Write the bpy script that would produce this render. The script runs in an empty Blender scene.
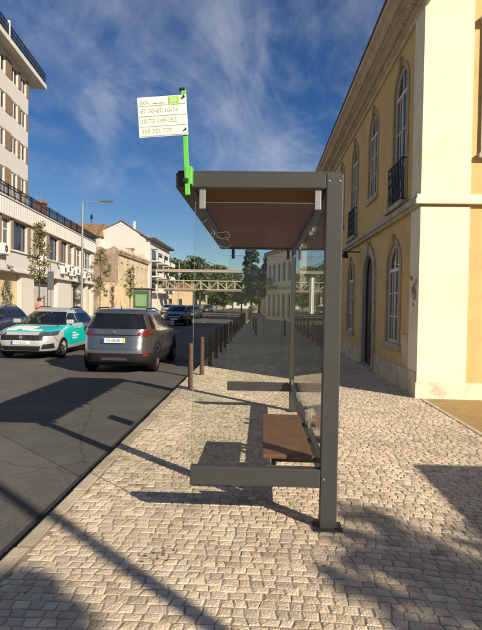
import bpy, bmesh, math, random
from mathutils import Vector, Matrix, noise
R = math.radians
random.seed(7)
scene = bpy.context.scene
col = scene.collection

# ------------------------------------------------------------------ camera
cam_d = bpy.data.cameras.new('camera'); cam = bpy.data.objects.new('camera', cam_d); col.objects.link(cam)
cam_d.sensor_fit = 'VERTICAL'; cam_d.sensor_height = 24.0; cam_d.lens = 24.0*528/630
cam_d.clip_start = 0.05; cam_d.clip_end = 3000
cam.matrix_world = Matrix.Translation((0, 0, 1.6)) @ Matrix.Rotation(R(2.17), 4, 'Z') @ Matrix.Rotation(R(90-1.19), 4, 'X') @ Matrix.Rotation(R(1.0), 4, 'Z')
scene.camera = cam

# ------------------------------------------------------------------ light
SUN_EL = 27.5
SX, SY = 0.717, -0.697                      # horizontal direction towards the sun
w = bpy.data.worlds.new('World'); scene.world = w; w.use_nodes = True
nt = w.node_tree; N = nt.nodes; L = nt.links
for n in list(N): N.remove(n)
out = N.new('ShaderNodeOutputWorld'); bg = N.new('ShaderNodeBackground'); bg.inputs[1].default_value = 0.05
sky = N.new('ShaderNodeTexSky'); sky.sky_type = 'NISHITA'; sky.sun_disc = False
sky.sun_elevation = R(SUN_EL); sky.sun_rotation = math.atan2(SX, SY)
sky.air_density = 1.0; sky.dust_density = 0.0; sky.ozone_density = 3.0
def vm(op, a, b=None):
    n = N.new('ShaderNodeVectorMath'); n.operation = op
    for i, v in enumerate((a, b)):
        if v is None: continue
        if hasattr(v, 'is_output'): L.new(v, n.inputs[i])
        else: n.inputs[i].default_value = v
    return n.outputs[0]
def mm(op, a, b=None, clamp=False):
    n = N.new('ShaderNodeMath'); n.operation = op; n.use_clamp = clamp
    for i, v in enumerate((a, b)):
        if v is None: continue
        if hasattr(v, 'is_output'): L.new(v, n.inputs[i])
        else: n.inputs[i].default_value = v
    return n.outputs[0]
geo = N.new('ShaderNodeTexCoord')
sep = N.new('ShaderNodeSeparateXYZ'); L.new(geo.outputs['Generated'], sep.inputs[0])
zc = mm('MAXIMUM', mm('ADD', sep.outputs[2], 0.12), 0.02)
cmb = N.new('ShaderNodeCombineXYZ')
L.new(mm('DIVIDE', sep.outputs[0], zc), cmb.inputs[0]); L.new(mm('DIVIDE', sep.outputs[1], zc), cmb.inputs[1])
mp = N.new('ShaderNodeMapping'); mp.inputs['Rotation'].default_value = (0, 0, R(66)); mp.inputs['Scale'].default_value = (1.5, 0.8, 1)
mp.inputs['Location'].default_value = (0.35, 0.2, 0)
L.new(cmb.outputs[0], mp.inputs[0])
def wn(scale, det, rough, dist, vec):
    n = N.new('ShaderNodeTexNoise'); n.inputs['Scale'].default_value = scale; n.inputs['Detail'].default_value = det
    n.inputs['Roughness'].default_value = rough; n.inputs['Distortion'].default_value = dist; L.new(vec, n.inputs['Vector']); return n.outputs[0]
n1 = wn(0.8, 9, 0.60, 1.5, mp.outputs[0]); n2 = wn(0.42, 3, 0.5, 0.3, cmb.outputs[0]); n3 = wn(3.2, 6, 0.6, 0.4, mp.outputs[0])
def ramp(v, a, b):
    n = N.new('ShaderNodeMapRange'); n.interpolation_type = 'SMOOTHSTEP'
    L.new(v, n.inputs[0]); n.inputs[1].default_value = a; n.inputs[2].default_value = b; return n.outputs[0]
cl = mm('MULTIPLY', ramp(n1, 0.40, 0.76), ramp(n2, 0.28, 0.58))
cl = mm('ADD', mm('MULTIPLY', cl, 0.85), mm('MULTIPLY', mm('MULTIPLY', ramp(n3, 0.38, 0.75), ramp(n2, 0.25, 0.65)), 0.35), True)
cl = mm('MULTIPLY', cl, ramp(sep.outputs[2], 0.13, 0.30))
cl = mm('MULTIPLY', cl, 0.8)
hs = N.new('ShaderNodeHueSaturation'); hs.inputs['Saturation'].default_value = 1.32; hs.inputs['Hue'].default_value = 0.512; hs.inputs['Value'].default_value = 1.0
L.new(sky.outputs[0], hs.inputs['Color'])
mx = N.new('ShaderNodeMix'); mx.data_type = 'RGBA'; L.new(cl, mx.inputs[0]); L.new(hs.outputs[0], mx.inputs[6]); mx.inputs[7].default_value = (8.4, 8.8, 9.6, 1)
L.new(mx.outputs[2], bg.inputs[0]); L.new(bg.outputs[0], out.inputs[0])
sun_d = bpy.data.lights.new('sun', 'SUN'); sun_d.energy = 5.0; sun_d.angle = R(0.55); sun_d.color = (1.0, 0.88, 0.72)
sun = bpy.data.objects.new('sun', sun_d); col.objects.link(sun)
ce = math.cos(R(SUN_EL))
sun.rotation_euler = Vector((SX*ce, SY*ce, math.sin(R(SUN_EL)))).to_track_quat('Z', 'Y').to_euler()
sun.location = (20, -20, 20)
vs = scene.view_settings
vs.view_transform = 'Standard'; vs.look = 'None'; vs.exposure = 0.6; vs.gamma = 1.0; vs.use_curve_mapping = False
scene.render.engine = 'CYCLES'

# ------------------------------------------------------------------ materials
MT = {}; TINTED = set()
def mat(name, c, rough=0.8, metal=0.0, var=0.0, vscale=6.0, bump=0.0, bscale=60.0, spec=0.5, c2=None, tint=False, stain=0.0, sscale=1.2, coat=0.0):
    """principled + noise colour variation + bump; c2 = stain colour; tint = per-piece colour attribute"""
    m = bpy.data.materials.new(name); m.use_nodes = True; t = m.node_tree; n = t.nodes; l = t.links
    b = n['Principled BSDF']; b.inputs['Base Color'].default_value = (*c, 1); b.inputs['Roughness'].default_value = rough
    b.inputs['Metallic'].default_value = metal; b.inputs['Specular IOR Level'].default_value = spec
    if coat: b.inputs['Coat Weight'].default_value = coat; b.inputs['Coat Roughness'].default_value = 0.05
    tc = n.new('ShaderNodeNewGeometry'); cur = None
    if var > 0:
        no = n.new('ShaderNodeTexNoise'); no.inputs['Scale'].default_value = vscale; no.inputs['Detail'].default_value = 7; no.inputs['Roughness'].default_value = .65
        l.new(tc.outputs['Position'], no.inputs['Vector'])
        mr = n.new('ShaderNodeMapRange'); l.new(no.outputs[0], mr.inputs[0]); mr.inputs[1].default_value = .25; mr.inputs[2].default_value = .75
        mr.inputs[3].default_value = 1-var; mr.inputs[4].default_value = 1+var
        x = n.new('ShaderNodeMix'); x.data_type = 'RGBA'; x.blend_type = 'MULTIPLY'; x.inputs[0].default_value = 1
        x.inputs[6].default_value = (*c, 1); l.new(mr.outputs[0], x.inputs[7]); cur = x.outputs[2]
    if c2 is not None:
        no = n.new('ShaderNodeTexNoise'); no.inputs['Scale'].default_value = sscale; no.inputs['Detail'].default_value = 9; no.inputs['Roughness'].default_value = .7
        l.new(tc.outputs['Position'], no.inputs['Vector'])
        mr = n.new('ShaderNodeMapRange'); l.new(no.outputs[0], mr.inputs[0]); mr.inputs[1].default_value = .48; mr.inputs[2].default_value = .68
        mr.inputs[3].default_value = 0; mr.inputs[4].default_value = stain
        x = n.new('ShaderNodeMix'); x.data_type = 'RGBA'; l.new(mr.outputs[0], x.inputs[0])
        if cur: l.new(cur, x.inputs[6])
        else: x.inputs[6].default_value = (*c, 1)
        x.inputs[7].default_value = (*c2, 1); cur = x.outputs[2]
    if tint:
        TINTED.add(name)
        at = n.new('ShaderNodeAttribute'); at.attribute_name = 'tint'
        x = n.new('ShaderNodeMix'); x.data_type = 'RGBA'; x.blend_type = 'MULTIPLY'; x.inputs[0].default_value = 1
        if cur: l.new(cur, x.inputs[6])
        else: x.inputs[6].default_value = (*c, 1)
        l.new(at.outputs['Color'], x.inputs[7]); cur = x.outputs[2]
    if cur: l.new(cur, b.inputs['Base Color'])
    if bump > 0:
        no = n.new('ShaderNodeTexNoise'); no.inputs['Scale'].default_value = bscale; no.inputs['Detail'].default_value = 5
        l.new(tc.outputs['Position'], no.inputs['Vector'])
        bp = n.new('ShaderNodeBump'); bp.inputs['Strength'].default_value = bump; bp.inputs['Distance'].default_value = 0.02
        l.new(no.outputs[0], bp.inputs['Height']); l.new(bp.outputs[0], b.inputs['Normal'])
    MT[name] = m; return m
def glass(name, tint=(1, 1, 1), dirt=0.03, ior=1.5):
    """thin clear pane: see-through with a mirror reflection that grows at grazing angles, some dirt"""
    m = bpy.data.materials.new(name); m.use_nodes = True; t = m.node_tree; n = t.nodes; l = t.links
    n.remove(n['Principled BSDF']); o = n['Material Output']
    tr = n.new('ShaderNodeBsdfTransparent'); tr.inputs[0].default_value = (*tint, 1)
    gl = n.new('ShaderNodeBsdfGlossy'); gl.inputs['Roughness'].default_value = 0.01
    ge = n.new('ShaderNodeNewGeometry'); dt = n.new('ShaderNodeVectorMath'); dt.operation = 'DOT_PRODUCT'
    l.new(ge.outputs['Incoming'], dt.inputs[0]); l.new(ge.outputs['Normal'], dt.inputs[1])
    def M_(op, a, b=None):
        q = n.new('ShaderNodeMath'); q.operation = op
        for i, v in enumerate((a, b)):
            if v is None: continue
            if hasattr(v, 'is_output'): l.new(v, q.inputs[i])
            else: q.inputs[i].default_value = v
        return q.outputs[0]
    # Schlick reflectance, the same on both faces of the sheet
    mu_ = M_('ADD', M_('MULTIPLY', M_('POWER', M_('SUBTRACT', 1.0, M_('ABSOLUTE', dt.outputs['Value'])), 5.0), .96), .016)
    x = n.new('ShaderNodeMixShader'); l.new(mu_, x.inputs[0]); l.new(tr.outputs[0], x.inputs[1]); l.new(gl.outputs[0], x.inputs[2])
    df = n.new('ShaderNodeBsdfDiffuse'); df.inputs[0].default_value = (.5, .48, .42, 1)
    no = n.new('ShaderNodeTexNoise'); no.inputs['Scale'].default_value = 7; no.inputs['Detail'].default_value = 8; no.inputs['Roughness'].default_value = .75; no.inputs['Distortion'].default_value = 1.5
    g = n.new('ShaderNodeNewGeometry'); l.new(g.outputs['Position'], no.inputs['Vector'])
    mr = n.new('ShaderNodeMapRange'); l.new(no.outputs[0], mr.inputs[0]); mr.inputs[1].default_value = .45; mr.inputs[2].default_value = .8; mr.inputs[3].default_value = dirt*.2; mr.inputs[4].default_value = dirt*3
    y = n.new('ShaderNodeMixShader'); l.new(mr.outputs[0], y.inputs[0]); l.new(x.outputs[0], y.inputs[1]); l.new(df.outputs[0], y.inputs[2])
    l.new(y.outputs[0], o.inputs[0]); MT[name] = m; return m
mat('limestone', (.57, .465, .33), .75, var=.16, vscale=9, bump=.55, bscale=70, tint=True, c2=(.33, .26, .175), stain=.55, sscale=1.1)
mat('joint_sand', (.30, .235, .155), .95, var=.25, vscale=30, bump=.6, bscale=120)
mat('kerb_stone', (.47, .39, .28), .8, var=.18, vscale=7, bump=.3, bscale=60, tint=True, c2=(.24, .19, .13), stain=.5, sscale=3)
mat('asphalt', (.098, .093, .083), .85, var=.75, vscale=65, bump=.22, bscale=140, spec=.15, c2=(.145, .135, .115), stain=.8, sscale=.45)
mat('kerbside_dark', (.022, .019, .016), .9, var=.4, vscale=12)  # near-black tone of the strip along the kerb
mat('road_paint', (.30, .28, .24), .8, var=.35, vscale=25)
mat('earth', (.22, .18, .12), .95, var=.3, vscale=.6)
mat('ochre_sand', (.33, .22, .075), .9, var=.18, vscale=5, bump=.4, bscale=70, c2=(.22, .15, .05), stain=.5, sscale=2)
mat('pave_far', (.36, .30, .22), .85, var=.2, vscale=12, bump=.6, bscale=14)
mat('yellow_plaster', (.60, .41, .165), .85, var=.10, vscale=2.2, bump=.15, bscale=25, c2=(.40, .24, .08), stain=.45, sscale=.9)
mat('cream_plaster', (.74, .67, .50), .85, var=.07, vscale=2.5, bump=.15, bscale=25, c2=(.55, .45, .28), stain=.35, sscale=1.1)
mat('stone_trim', (.42, .36, .27), .8, var=.2, vscale=6, bump=.3, bscale=40, c2=(.2, .16, .11), stain=.6, sscale=2.5)
mat('window_stone', (.40, .30, .17), .85, var=.2, vscale=5, bump=.25, bscale=35, c2=(.22, .16, .09), stain=.6, sscale=2)
mat('cornice_stone', (.54, .46, .34), .85, var=.2, vscale=5, bump=.3, bscale=40, c2=(.30, .24, .16), stain=.55, sscale=2)
mat('plinth_plaster', (.60, .50, .33), .9, var=.2, vscale=4, bump=.3, bscale=30, c2=(.25, .2, .13), stain=.7, sscale=2.2)
mat('eave_tile', (.50, .42, .30), .85, var=.25, vscale=3, tint=True)
mat('roof_tile', (.21, .12, .065), .85, var=.3, vscale=3, bump=.3, bscale=20, tint=True)
mat('window_white', (.60, .58, .52), .5)
mat('window_dark', (.05, .045, .04), .5)
mat('iron', (.018, .018, .02), .5, metal=.4)
mat('pane', (.012, .014, .018), .04, spec=.9)
mat('pane_blue', (.02, .028, .045), .05, spec=.9)
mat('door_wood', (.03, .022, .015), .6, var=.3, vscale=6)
mat('shelter_grey', (.050, .049, .045), .5, spec=.3, var=.05, vscale=4)
mat('shelter_dark', (.03, .03, .03), .5)
mat('clamp_metal', (.34, .33, .31), .35, metal=.5)
mat('ceiling_brown', (.19, .098, .054), .8, var=.12, vscale=3, spec=.08)
mat('bench_wood', (.15, .078, .045), .65, spec=.2, var=.25, vscale=10, bump=.1, bscale=40)
glass('shelter_glass', (.955, .97, .955), .004)
mat('pane_edge', (.16, .21, .18), .3)
mat('scratch', (.22, .23, .22), .8)
mat('flag_green', (.12, .47, .07), .6, var=.18, vscale=22, spec=.25)
mat('flag_white', (.72, .74, .66), .5, var=.06, vscale=14, c2=(.5, .5, .42), stain=.4, sscale=9)
mat('flag_text', (.41, .48, .25), .6)
mat('flag_box', (.30, .58, .06), .5)
mat('flag_line', (.36, .38, .33), .6)
mat('black', (.012, .012, .012), .6)
mat('rust', (.09, .05, .03), .8, var=.35, vscale=14, bump=.2, bscale=60)
mat('bollard_dark', (.06, .04, .03), .7, var=.2, vscale=10)
# far buildings
mat('white_plaster', (.50, .475, .43), .85, var=.06, vscale=1.0, c2=(.42, .38, .32), stain=.3, sscale=.5)
mat('bright_white', (.56, .54, .49), .85, var=.05, vscale=.8)
mat('cream_wall', (.50, .40, .23), .85, var=.1, vscale=1.5, c2=(.42, .33, .18), stain=.4, sscale=.7)
mat('brick_brown', (.22, .15, .10), .85, var=.25, vscale=9)
mat('shutter_grey', (.42, .40, .37), .6, var=.08, vscale=2)
mat('ruin_plaster', (.52, .42, .28), .9, var=.2, vscale=1.4, bump=.5, bscale=6, c2=(.26, .18, .11), stain=.85, sscale=.6)
mat('ruin_stain', (.33, .24, .17), .95, var=.4, vscale=1.1, bump=.6, bscale=5, c2=(.13, .09, .06), stain=.9, sscale=.5)
mat('red_brick', (.26, .09, .05), .85, var=.2, vscale=8)
mat('red_door', (.24, .07, .05), .6)
mat('ac_white', (.66, .64, .58), .6)
mat('graffiti', (.10, .16, .07), .7)
mat('graffiti_purple', (.36, .22, .19), .8, var=.3, vscale=25)
mat('pole_grey', (.28, .27, .26), .5, metal=.4)
mat('sign_back', (.13, .135, .14), .5, metal=.3)
mat('bridge_cream', (.34, .29, .21), .7, var=.1, vscale=1)
mat('bridge_dark', (.14, .10, .07), .8)
mat('ad_green', (.04, .12, .045), .4)
mat('ad_pale', (.19, .30, .15), .5)
mat('bark', (.09, .06, .04), .9, var=.3, vscale=8, bump=.5, bscale=25)
mat('leaf', (.052, .082, .02), .6, tint=True, var=.25, vscale=1.5)
mat('leaf_olive', (.12, .125, .035), .6, tint=True, var=.2, vscale=3)
mat('leaf_dark', (.022, .038, .016), .7, tint=True, var=.25, vscale=1)
mat('dry_leaf', (.10, .062, .03), .8, tint=True)
mat('stake', (.42, .30, .16), .8)
# vehicles
mat('paint_bronze', (.25, .246, .238), .24, metal=.85, coat=1.0)
mat('paint_silver', (.62, .615, .60), .3, metal=.45, coat=.5)
mat('paint_dark', (.018, .02, .026), .25, metal=.3, coat=.6)
mat('paint_navy', (.03, .045, .08), .25, metal=.3, coat=.6)
mat('cladding', (.015, .0145, .014), .7, spec=.2)
mat('rubber', (.010, .010, .010), .9, spec=.1)
mat('rim', (.22, .22, .22), .35, metal=.8)
mat('car_glass', (.008, .009, .011), .03, spec=.8)
mat('lamp_red', (.16, .008, .008), .15, coat=.6)
mat('lamp_clear', (.10, .10, .11), .08, metal=.5, coat=.6)
mat('chrome', (.55, .55, .55), .15, metal=.9)
mat('plate_white', (.72, .72, .68), .4)
mat('plate_blue', (.02, .06, .35), .4)
mat('plate_yellow', (.75, .5, .03), .4)
mat('teal', (.0, .42, .40), .35, coat=.4)
mat('seam', (.02, .02, .02), .7)
# cracks in the asphalt
def crack(m, scale, width, colr, amt):
    t = m.node_tree; n = t.nodes; l = t.links; b = n['Principled BSDF']; src = b.inputs['Base Color'].links[0].from_socket
    g = n.new('ShaderNodeNewGeometry'); no = n.new('ShaderNodeTexNoise'); no.inputs['Scale'].default_value = 1.7; no.inputs['Detail'].default_value = 6; l.new(g.outputs['Position'], no.inputs['Vector'])
    ad = n.new('ShaderNodeMix'); ad.data_type = 'RGBA'; ad.inputs[0].default_value = .22; l.new(g.outputs['Position'], ad.inputs[6]); l.new(no.outputs['Color'], ad.inputs[7])
    v = n.new('ShaderNodeTexVoronoi'); v.feature = 'DISTANCE_TO_EDGE'; v.inputs['Scale'].default_value = scale; l.new(ad.outputs[2], v.inputs['Vector'])
    mr = n.new('ShaderNodeMapRange'); l.new(v.outputs['Distance'], mr.inputs[0]); mr.inputs[1].default_value = 0; mr.inputs[2].default_value = width; mr.inputs[3].default_value = amt; mr.inputs[4].default_value = 0
    x = n.new('ShaderNodeMix'); x.data_type = 'RGBA'; l.new(mr.outputs[0], x.inputs[0]); l.new(src, x.inputs[6]); x.inputs[7].default_value = (*colr, 1); l.new(x.outputs[2], b.inputs['Base Color'])
crack(MT['asphalt'], .36, .004, (.035, .032, .028), .6)
mat('plinth_pale', (.70, .62, .45), .9, var=.15, vscale=5, bump=.3, bscale=30, c2=(.30, .24, .15), stain=.75, sscale=2.6)
# people
mat('skin', (.45, .26, .18), .6)
mat('pink_cloth', (.65, .28, .25), .8)
mat('dark_cloth', (.02, .02, .025), .85)
mat('hair', (.02, .014, .01), .7)

# ------------------------------------------------------------------ helpers
class MB:
    def __init__(s): s.v = []; s.f = []; s.t = []
    def add(s, vs, fs, t=None):
        o = len(s.v); s.v += [tuple(v) for v in vs]
        for f in fs: s.f.append(tuple(i+o for i in f)); s.t.append(t)
        return s
    def box(s, x0, x1, y0, y1, z0, z1, M=None, t=None):
        vs = [Vector((x, y, z)) for z in (z0, z1) for y in (y0, y1) for x in (x0, x1)]
        if M is not None: vs = [M @ v for v in vs]
        return s.add(vs, [(0, 2, 3, 1), (4, 5, 7, 6), (0, 1, 5, 4), (2, 6, 7, 3), (0, 4, 6, 2), (1, 3, 7, 5)], t)
    def cbox(s, x0, x1, y0, y1, z0, z1, c=.01, M=None):
        """box with chamfered edges"""
        bm = bmesh.new(); r = bmesh.ops.create_cube(bm, size=1)
        for v in bm.verts:
            v.co = Vector((x0+(v.co.x+.5)*(x1-x0), y0+(v.co.y+.5)*(y1-y0), z0+(v.co.z+.5)*(z1-z0)))
        bmesh.ops.bevel(bm, geom=list(bm.edges), offset=c, segments=2, affect='EDGES', profile=.6)
        bm.verts.index_update()
        vs = [(M @ v.co if M is not None else v.co.copy()) for v in bm.verts]
        s.add(vs, [[v.index for v in f.verts] for f in bm.faces]); bm.free(); return s
    def cyl(s, p0, p1, r0, r1=None, n=10, caps=True, t=None):
        r1 = r0 if r1 is None else r1
        p0 = Vector(p0); p1 = Vector(p1); d = (p1-p0).normalized()
        a = d.orthogonal().normalized(); b = d.cross(a)
        vs = []
        for p, r in ((p0, r0), (p1, r1)):
            for i in range(n):
                q = 2*math.pi*i/n; vs.append(p + a*(r*math.cos(q)) + b*(r*math.sin(q)))
        fs = [(i, (i+1) % n, n+(i+1) % n, n+i) for i in range(n)]
        if caps: fs += [tuple(range(n-1, -1, -1)), tuple(range(n, 2*n))]
        return s.add(vs, fs, t)
    def tube(s, pts, rs, n=8):
        for i in range(len(pts)-1): s.cyl(pts[i], pts[i+1], rs[i], rs[i+1], n)
        return s
    def lathe(s, prof, M, n=24):
        """prof (r,h) round local z"""
        vs = []; k = len(prof)
        for i in range(n):
            q = 2*math.pi*i/n
            for r, h in prof: vs.append(M @ Vector((r*math.cos(q), r*math.sin(q), h)))
        fs = [(i*k+j, ((i+1) % n)*k+j, ((i+1) % n)*k+j+1, i*k+j+1) for i in range(n) for j in range(k-1)]
        return s.add(vs, fs)
    def ring(s, outer, inner, fn, d0, d1, closed=True):
        """frame between two outlines (u,z), from depth d0 to d1; fn maps (u,d,z)->point"""
        n = len(outer); vs = []
        for o in (outer, inner):
            for d in (d0, d1): vs += [fn(u, d, z) for u, z in o]
        fs = []
        for i in range(n if closed else n-1):
            j = (i+1) % n
            fs += [(i, j, 2*n+j, 2*n+i), (n+i, 3*n+i, 3*n+j, n+j), (i, n+i, n+j, j), (2*n+i, 2*n+j, 3*n+j, 3*n+i)]
        if not closed:
            for i in (0, n-1): fs.append((i, 2*n+i, 3*n+i, n+i))
        return s.add(vs, fs)
    def build(s, name, m, parent=None, smooth=False, loc=None, kind=None, rot=None):
        me = bpy.data.meshes.new(name); me.from_pydata(s.v, [], s.f); me.materials.append(MT[m])
        if m in TINTED or any(t is not None for t in s.t):
            a = me.color_attributes.new('tint', 'FLOAT_COLOR', 'CORNER'); vals = []
            for p, t in zip(me.polygons, s.t):
                t = (1, 1, 1) if t is None else t
                vals += [t[0], t[1], t[2], 1]*p.loop_total
            a.data.foreach_set('color', vals)
        if smooth:
            me.polygons.foreach_set('use_smooth', [True]*len(me.polygons))
        me.update()
        o = bpy.data.objects.new(name, me); col.objects.link(o)
        if parent: o.parent = parent
        if loc: o.location = loc
        if rot: o.rotation_euler = rot
        if kind: o['kind'] = kind
        return o
def tag(o, label, cat, group=None):
    o['label'] = label; o['category'] = cat
    if group: o['group'] = group
    return o
def thing(name, label, cat, loc=(0, 0, 0), rz=0, group=None):
    o = bpy.data.objects.new(name, None); col.objects.link(o); o.empty_display_size = .2
    o.location = loc; o.rotation_euler = (0, 0, rz); return tag(o, label, cat, group)
def dup(o, parent=None, **kw):
    c = o.copy(); col.objects.link(c)
    if parent: c.parent = parent
    for ch in list(o.children): dup(ch, c)
    if 'loc' in kw: c.location = kw['loc']
    if 'rz' in kw: c.rotation_euler = (0, 0, kw['rz'])
    if 'label' in kw: c['label'] = kw['label']
    return c
def text(body, size, m, parent, loc, rot, name='lettering', ext=.0015, align='LEFT', bold=0.0):
    c = bpy.data.curves.new(name, 'FONT'); c.body = body; c.size = size; c.extrude = ext; c.align_x = align; c.offset = bold
    o = bpy.data.objects.new(name, c); col.objects.link(o)
    dg = bpy.context.evaluated_depsgraph_get(); me = bpy.data.meshes.new_from_object(o.evaluated_get(dg)); bpy.data.objects.remove(o)
    me.materials.clear(); me.materials.append(MT[m])
    t = bpy.data.objects.new(name, me); col.objects.link(t); t.parent = parent; t.location = loc; t.rotation_euler = rot; return t
def bake(o):
    """apply modifiers into the mesh"""
    dg = bpy.context.evaluated_depsgraph_get(); me = bpy.data.meshes.new_from_object(o.evaluated_get(dg))
    o.modifiers.clear(); o.data = me
def struct(o): o['kind'] = 'structure'; return o

# ------------------------------------------------------------------ ground, road, pavements
struct(MB().box(-500, 500, -120, 1500, -.4, -.10).build('ground', 'earth'))
RZ = -.09
road = struct(MB().box(-11.5, -1.575, -40, 260, -.39, RZ).build('road', 'asphalt'))
rp = MB()
for x0, x1, y0, y1 in [(-5.02, -4.9, -6, 9.2), (-5.02, -4.9, 20, 24), (-5.02, -4.9, 28, 32), (-5.02, -4.9, 36, 40), (-5.02, -4.9, 44, 48)]:
    rp.box(x0, x1, y0, y1, RZ-.002, RZ+.003)
MB().box(-1.715, -1.576, -12, 125, RZ-.002, RZ+.004).build('kerbside_strip', 'kerbside_dark', road)  # dark strip laid on the road beside the kerb
rp.build('lane_marking', 'road_paint', road)
# pavement on the right
pave = struct(MB().box(-1.55, 2.79, -12, 21, -.38, -.0042).build('pavement', 'joint_sand'))
MB().box(-1.40, 2.79, 21, 130, -.38, -.004).build('far_paving', 'pave_far', pave)
rk = random.Random(3)
for i in range(260):
    y = -6 + i*.52
    if y > 125: break
    ln = .508
    j = rk.uniform(-.006, .006); t = rk.uniform(.76, 1.06)
    b = MB().cbox(-1.572+j, -1.455+j, y, y+ln, -.30, rk.uniform(-.003, .004), .014)
    b.t = [(t, t*rk.uniform(.97, 1.01), t*rk.uniform(.93, 1.0))]*len(b.f)
    b.build('kerb_stone', 'kerb_stone', pave)
# calcada: rows of small limestone setts
rs = random.Random(11)
def rowy(v, x):
    return v - .055*(x-.1)**2*(1 if x > .1 else .35) - .03*x + .02*noise.noise(Vector((x*.8, v*.55, 3)))
near = []; field = MB()
def sett(corners, jit):
    """irregular sett with worn, rounded top"""
    c = Vector((sum(p[0] for p in corners)/4, sum(p[1] for p in corners)/4, 0))
    h = jit['h']; vs = []; fs = []
    base = [Vector((p[0], p[1], -.03)) for p in corners]
    mid = [Vector((p[0], p[1], h-.0038)) for p in corners]
    top = []
    for p in corners:
        q = Vector((p[0], p[1], 0)); d = (c-q); top.append(q + d.normalized()*rs.uniform(.006, .015) + Vector((0, 0, h+rs.uniform(-.0012, .0012))))
    vs = base + mid + top + [c + Vector((0, 0, h+.0025))]
    for i in range(4):
        j = (i+1) % 4
        fs += [(i, j, 4+j, 4+i), (4+i, 4+j, 8+j, 8+i), (8+i, 8+j, 12)]
    return vs, fs
v = 1.5; row = 0
while v < 22.5:
    hgt = rs.uniform(.062, .086); v2 = v+hgt
    x = -1.452 + rs.uniform(-.06, 0); xs = [x]
    sl0 = [rs.uniform(-.012, .012)]
    while x < 2.82:
        x += rs.uniform(.060, .102); xs.append(x); sl0.append(rs.uniform(-.008, .008))
    for i in range(len(xs)-1):
        xa, xb = max(xs[i], -1.448), min(xs[i+1], 2.79)
        if xb-xa < .03: continue
        g = rs.uniform(.0015, .0045)
        J = lambda: rs.uniform(-.0042, .0042)
        def P(xx, vv, sl, sx, sv):
            t = 0 if vv == v else 1
            px = xx + sl*(t-.5)*2 + sx*g
            px = min(max(px, -1.448), 2.79)
            return (px+J(), rowy(vv, px) + sv*g*1.1 + J())
        cs = [P(xa, v, sl0[i], 1, 1), P(xb, v, sl0[i+1], -1, 1), P(xb, v2, sl0[i+1], -1, -1), P(xa, v2, sl0[i], 1, -1)]
        cy = (cs[0][1]+cs[2][1])/2; cx = (xa+xb)/2
        if cy > 21: continue
        # leave a hole for the post feet of the shelter only by sinking setts there
        vs, fs = sett(cs, dict(h=rs.uniform(-.0014, .0012)))
        b = rs.gauss(1.0, .11); b = min(max(b, .72), 1.22); wv = rs.uniform(-.03, .03)
        if rs.random() < .07: b *= rs.uniform(.6, .85)
        b *= 1+.16*noise.noise(Vector((cx*.9, cy*.7, 8)))
        tt = (b*(1+wv), b, b*(1-wv*1.5))
        pxx = 241 + 528*(cx/cy) + 20 if cy > .5 else -999
        if -10 < pxx < 500 and cy > 2.30 and len(near) < 300: near.append((vs, fs, tt))
        else: field.add(vs, fs, tt)
    v = v2; row += 1
for vs, fs, tt in near:
    o = vs[12].copy(); o.z = 0
    MB().add([p-o for p in vs], fs, tt).build('cobblestone', 'limestone', pave, loc=o)
field.build('cobblestone_field', 'limestone', pave, kind='stuff')
# ochre strip of packed sand along the end of the yellow house
sand = struct(MB().box(2.86, 60, -12, 9.42, -.38, -.006).build('sand_strip', 'ochre_sand'))
for i in range(13):
    y = -1.6+i*.84
    MB().cbox(2.79, 2.865, y, y+.832, -.25, rk.uniform(.003, .010), .012).build('edging_stone', 'kerb_stone', sand)
# pavement across the road
lp = struct(MB().box(-40, -11.64, -40, 260, -.39, .0).build('far_pavement', 'pave_far'))
for i in range(60):
    MB().cbox(-11.66, -11.48, 4+i*1.1, 5.09+i*1.1, -.3, .006, .014).build('kerb_stone', 'kerb_stone', lp)

# ------------------------------------------------------------------ bus shelter
X0, X1, Y0, Y1 = -.625, .565, 3.76, 8.0
sh = thing('bus_shelter', 'grey steel and glass bus shelter with brown ceiling on the cobbled pavement', 'bus shelter', (0, 0, 0))
for yy in (Y0, Y1-.08):
    MB().cbox(.445, X1, yy, yy+.08, -.02, 2.53, .008).build('post', 'shelter_grey', sh)
    MB().cbox(X0, .4445, yy+.001, yy+.079, 2.425, 2.53, .008).build('roof_beam', 'shelter_grey', sh)
    MB().cbox(-.49, .4445, yy+.001, yy+.079, .295, .425, .008).build('lower_rail', 'shelter_grey', sh)
    MB().cbox(.40, .61, yy-.05, yy+.13, -.02, .008, .004).cyl((.59, yy-.025, 0), (.59, yy-.025, .03), .014, n=6).build('foot_plate', 'shelter_dark', sh)
# roof: side beams, brown ceiling boards, top sheet
rf = MB().cbox(X0, -.50, Y0+.081, Y1-.081, 2.425, 2.53, .006).build('side_beam', 'shelter_dark', sh)
MB().cbox(.452, X1, Y0+.081, Y1-.081, 2.40, 2.53, .006).build('side_beam', 'shelter_grey', sh)
for k in range(3):
    ya = Y0+.082+k*(Y1-Y0-.164)/3; yb = ya+(Y1-Y0-.164)/3-.004
    MB().box(-.499, .451, ya, yb, 2.452, 2.47).build('ceiling_panel', 'ceiling_brown', sh)
MB().box(-.61, .55, Y0+.01, Y1-.01, 2.531, 2.545).build('roof_sheet', 'shelter_grey', sh)
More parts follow.
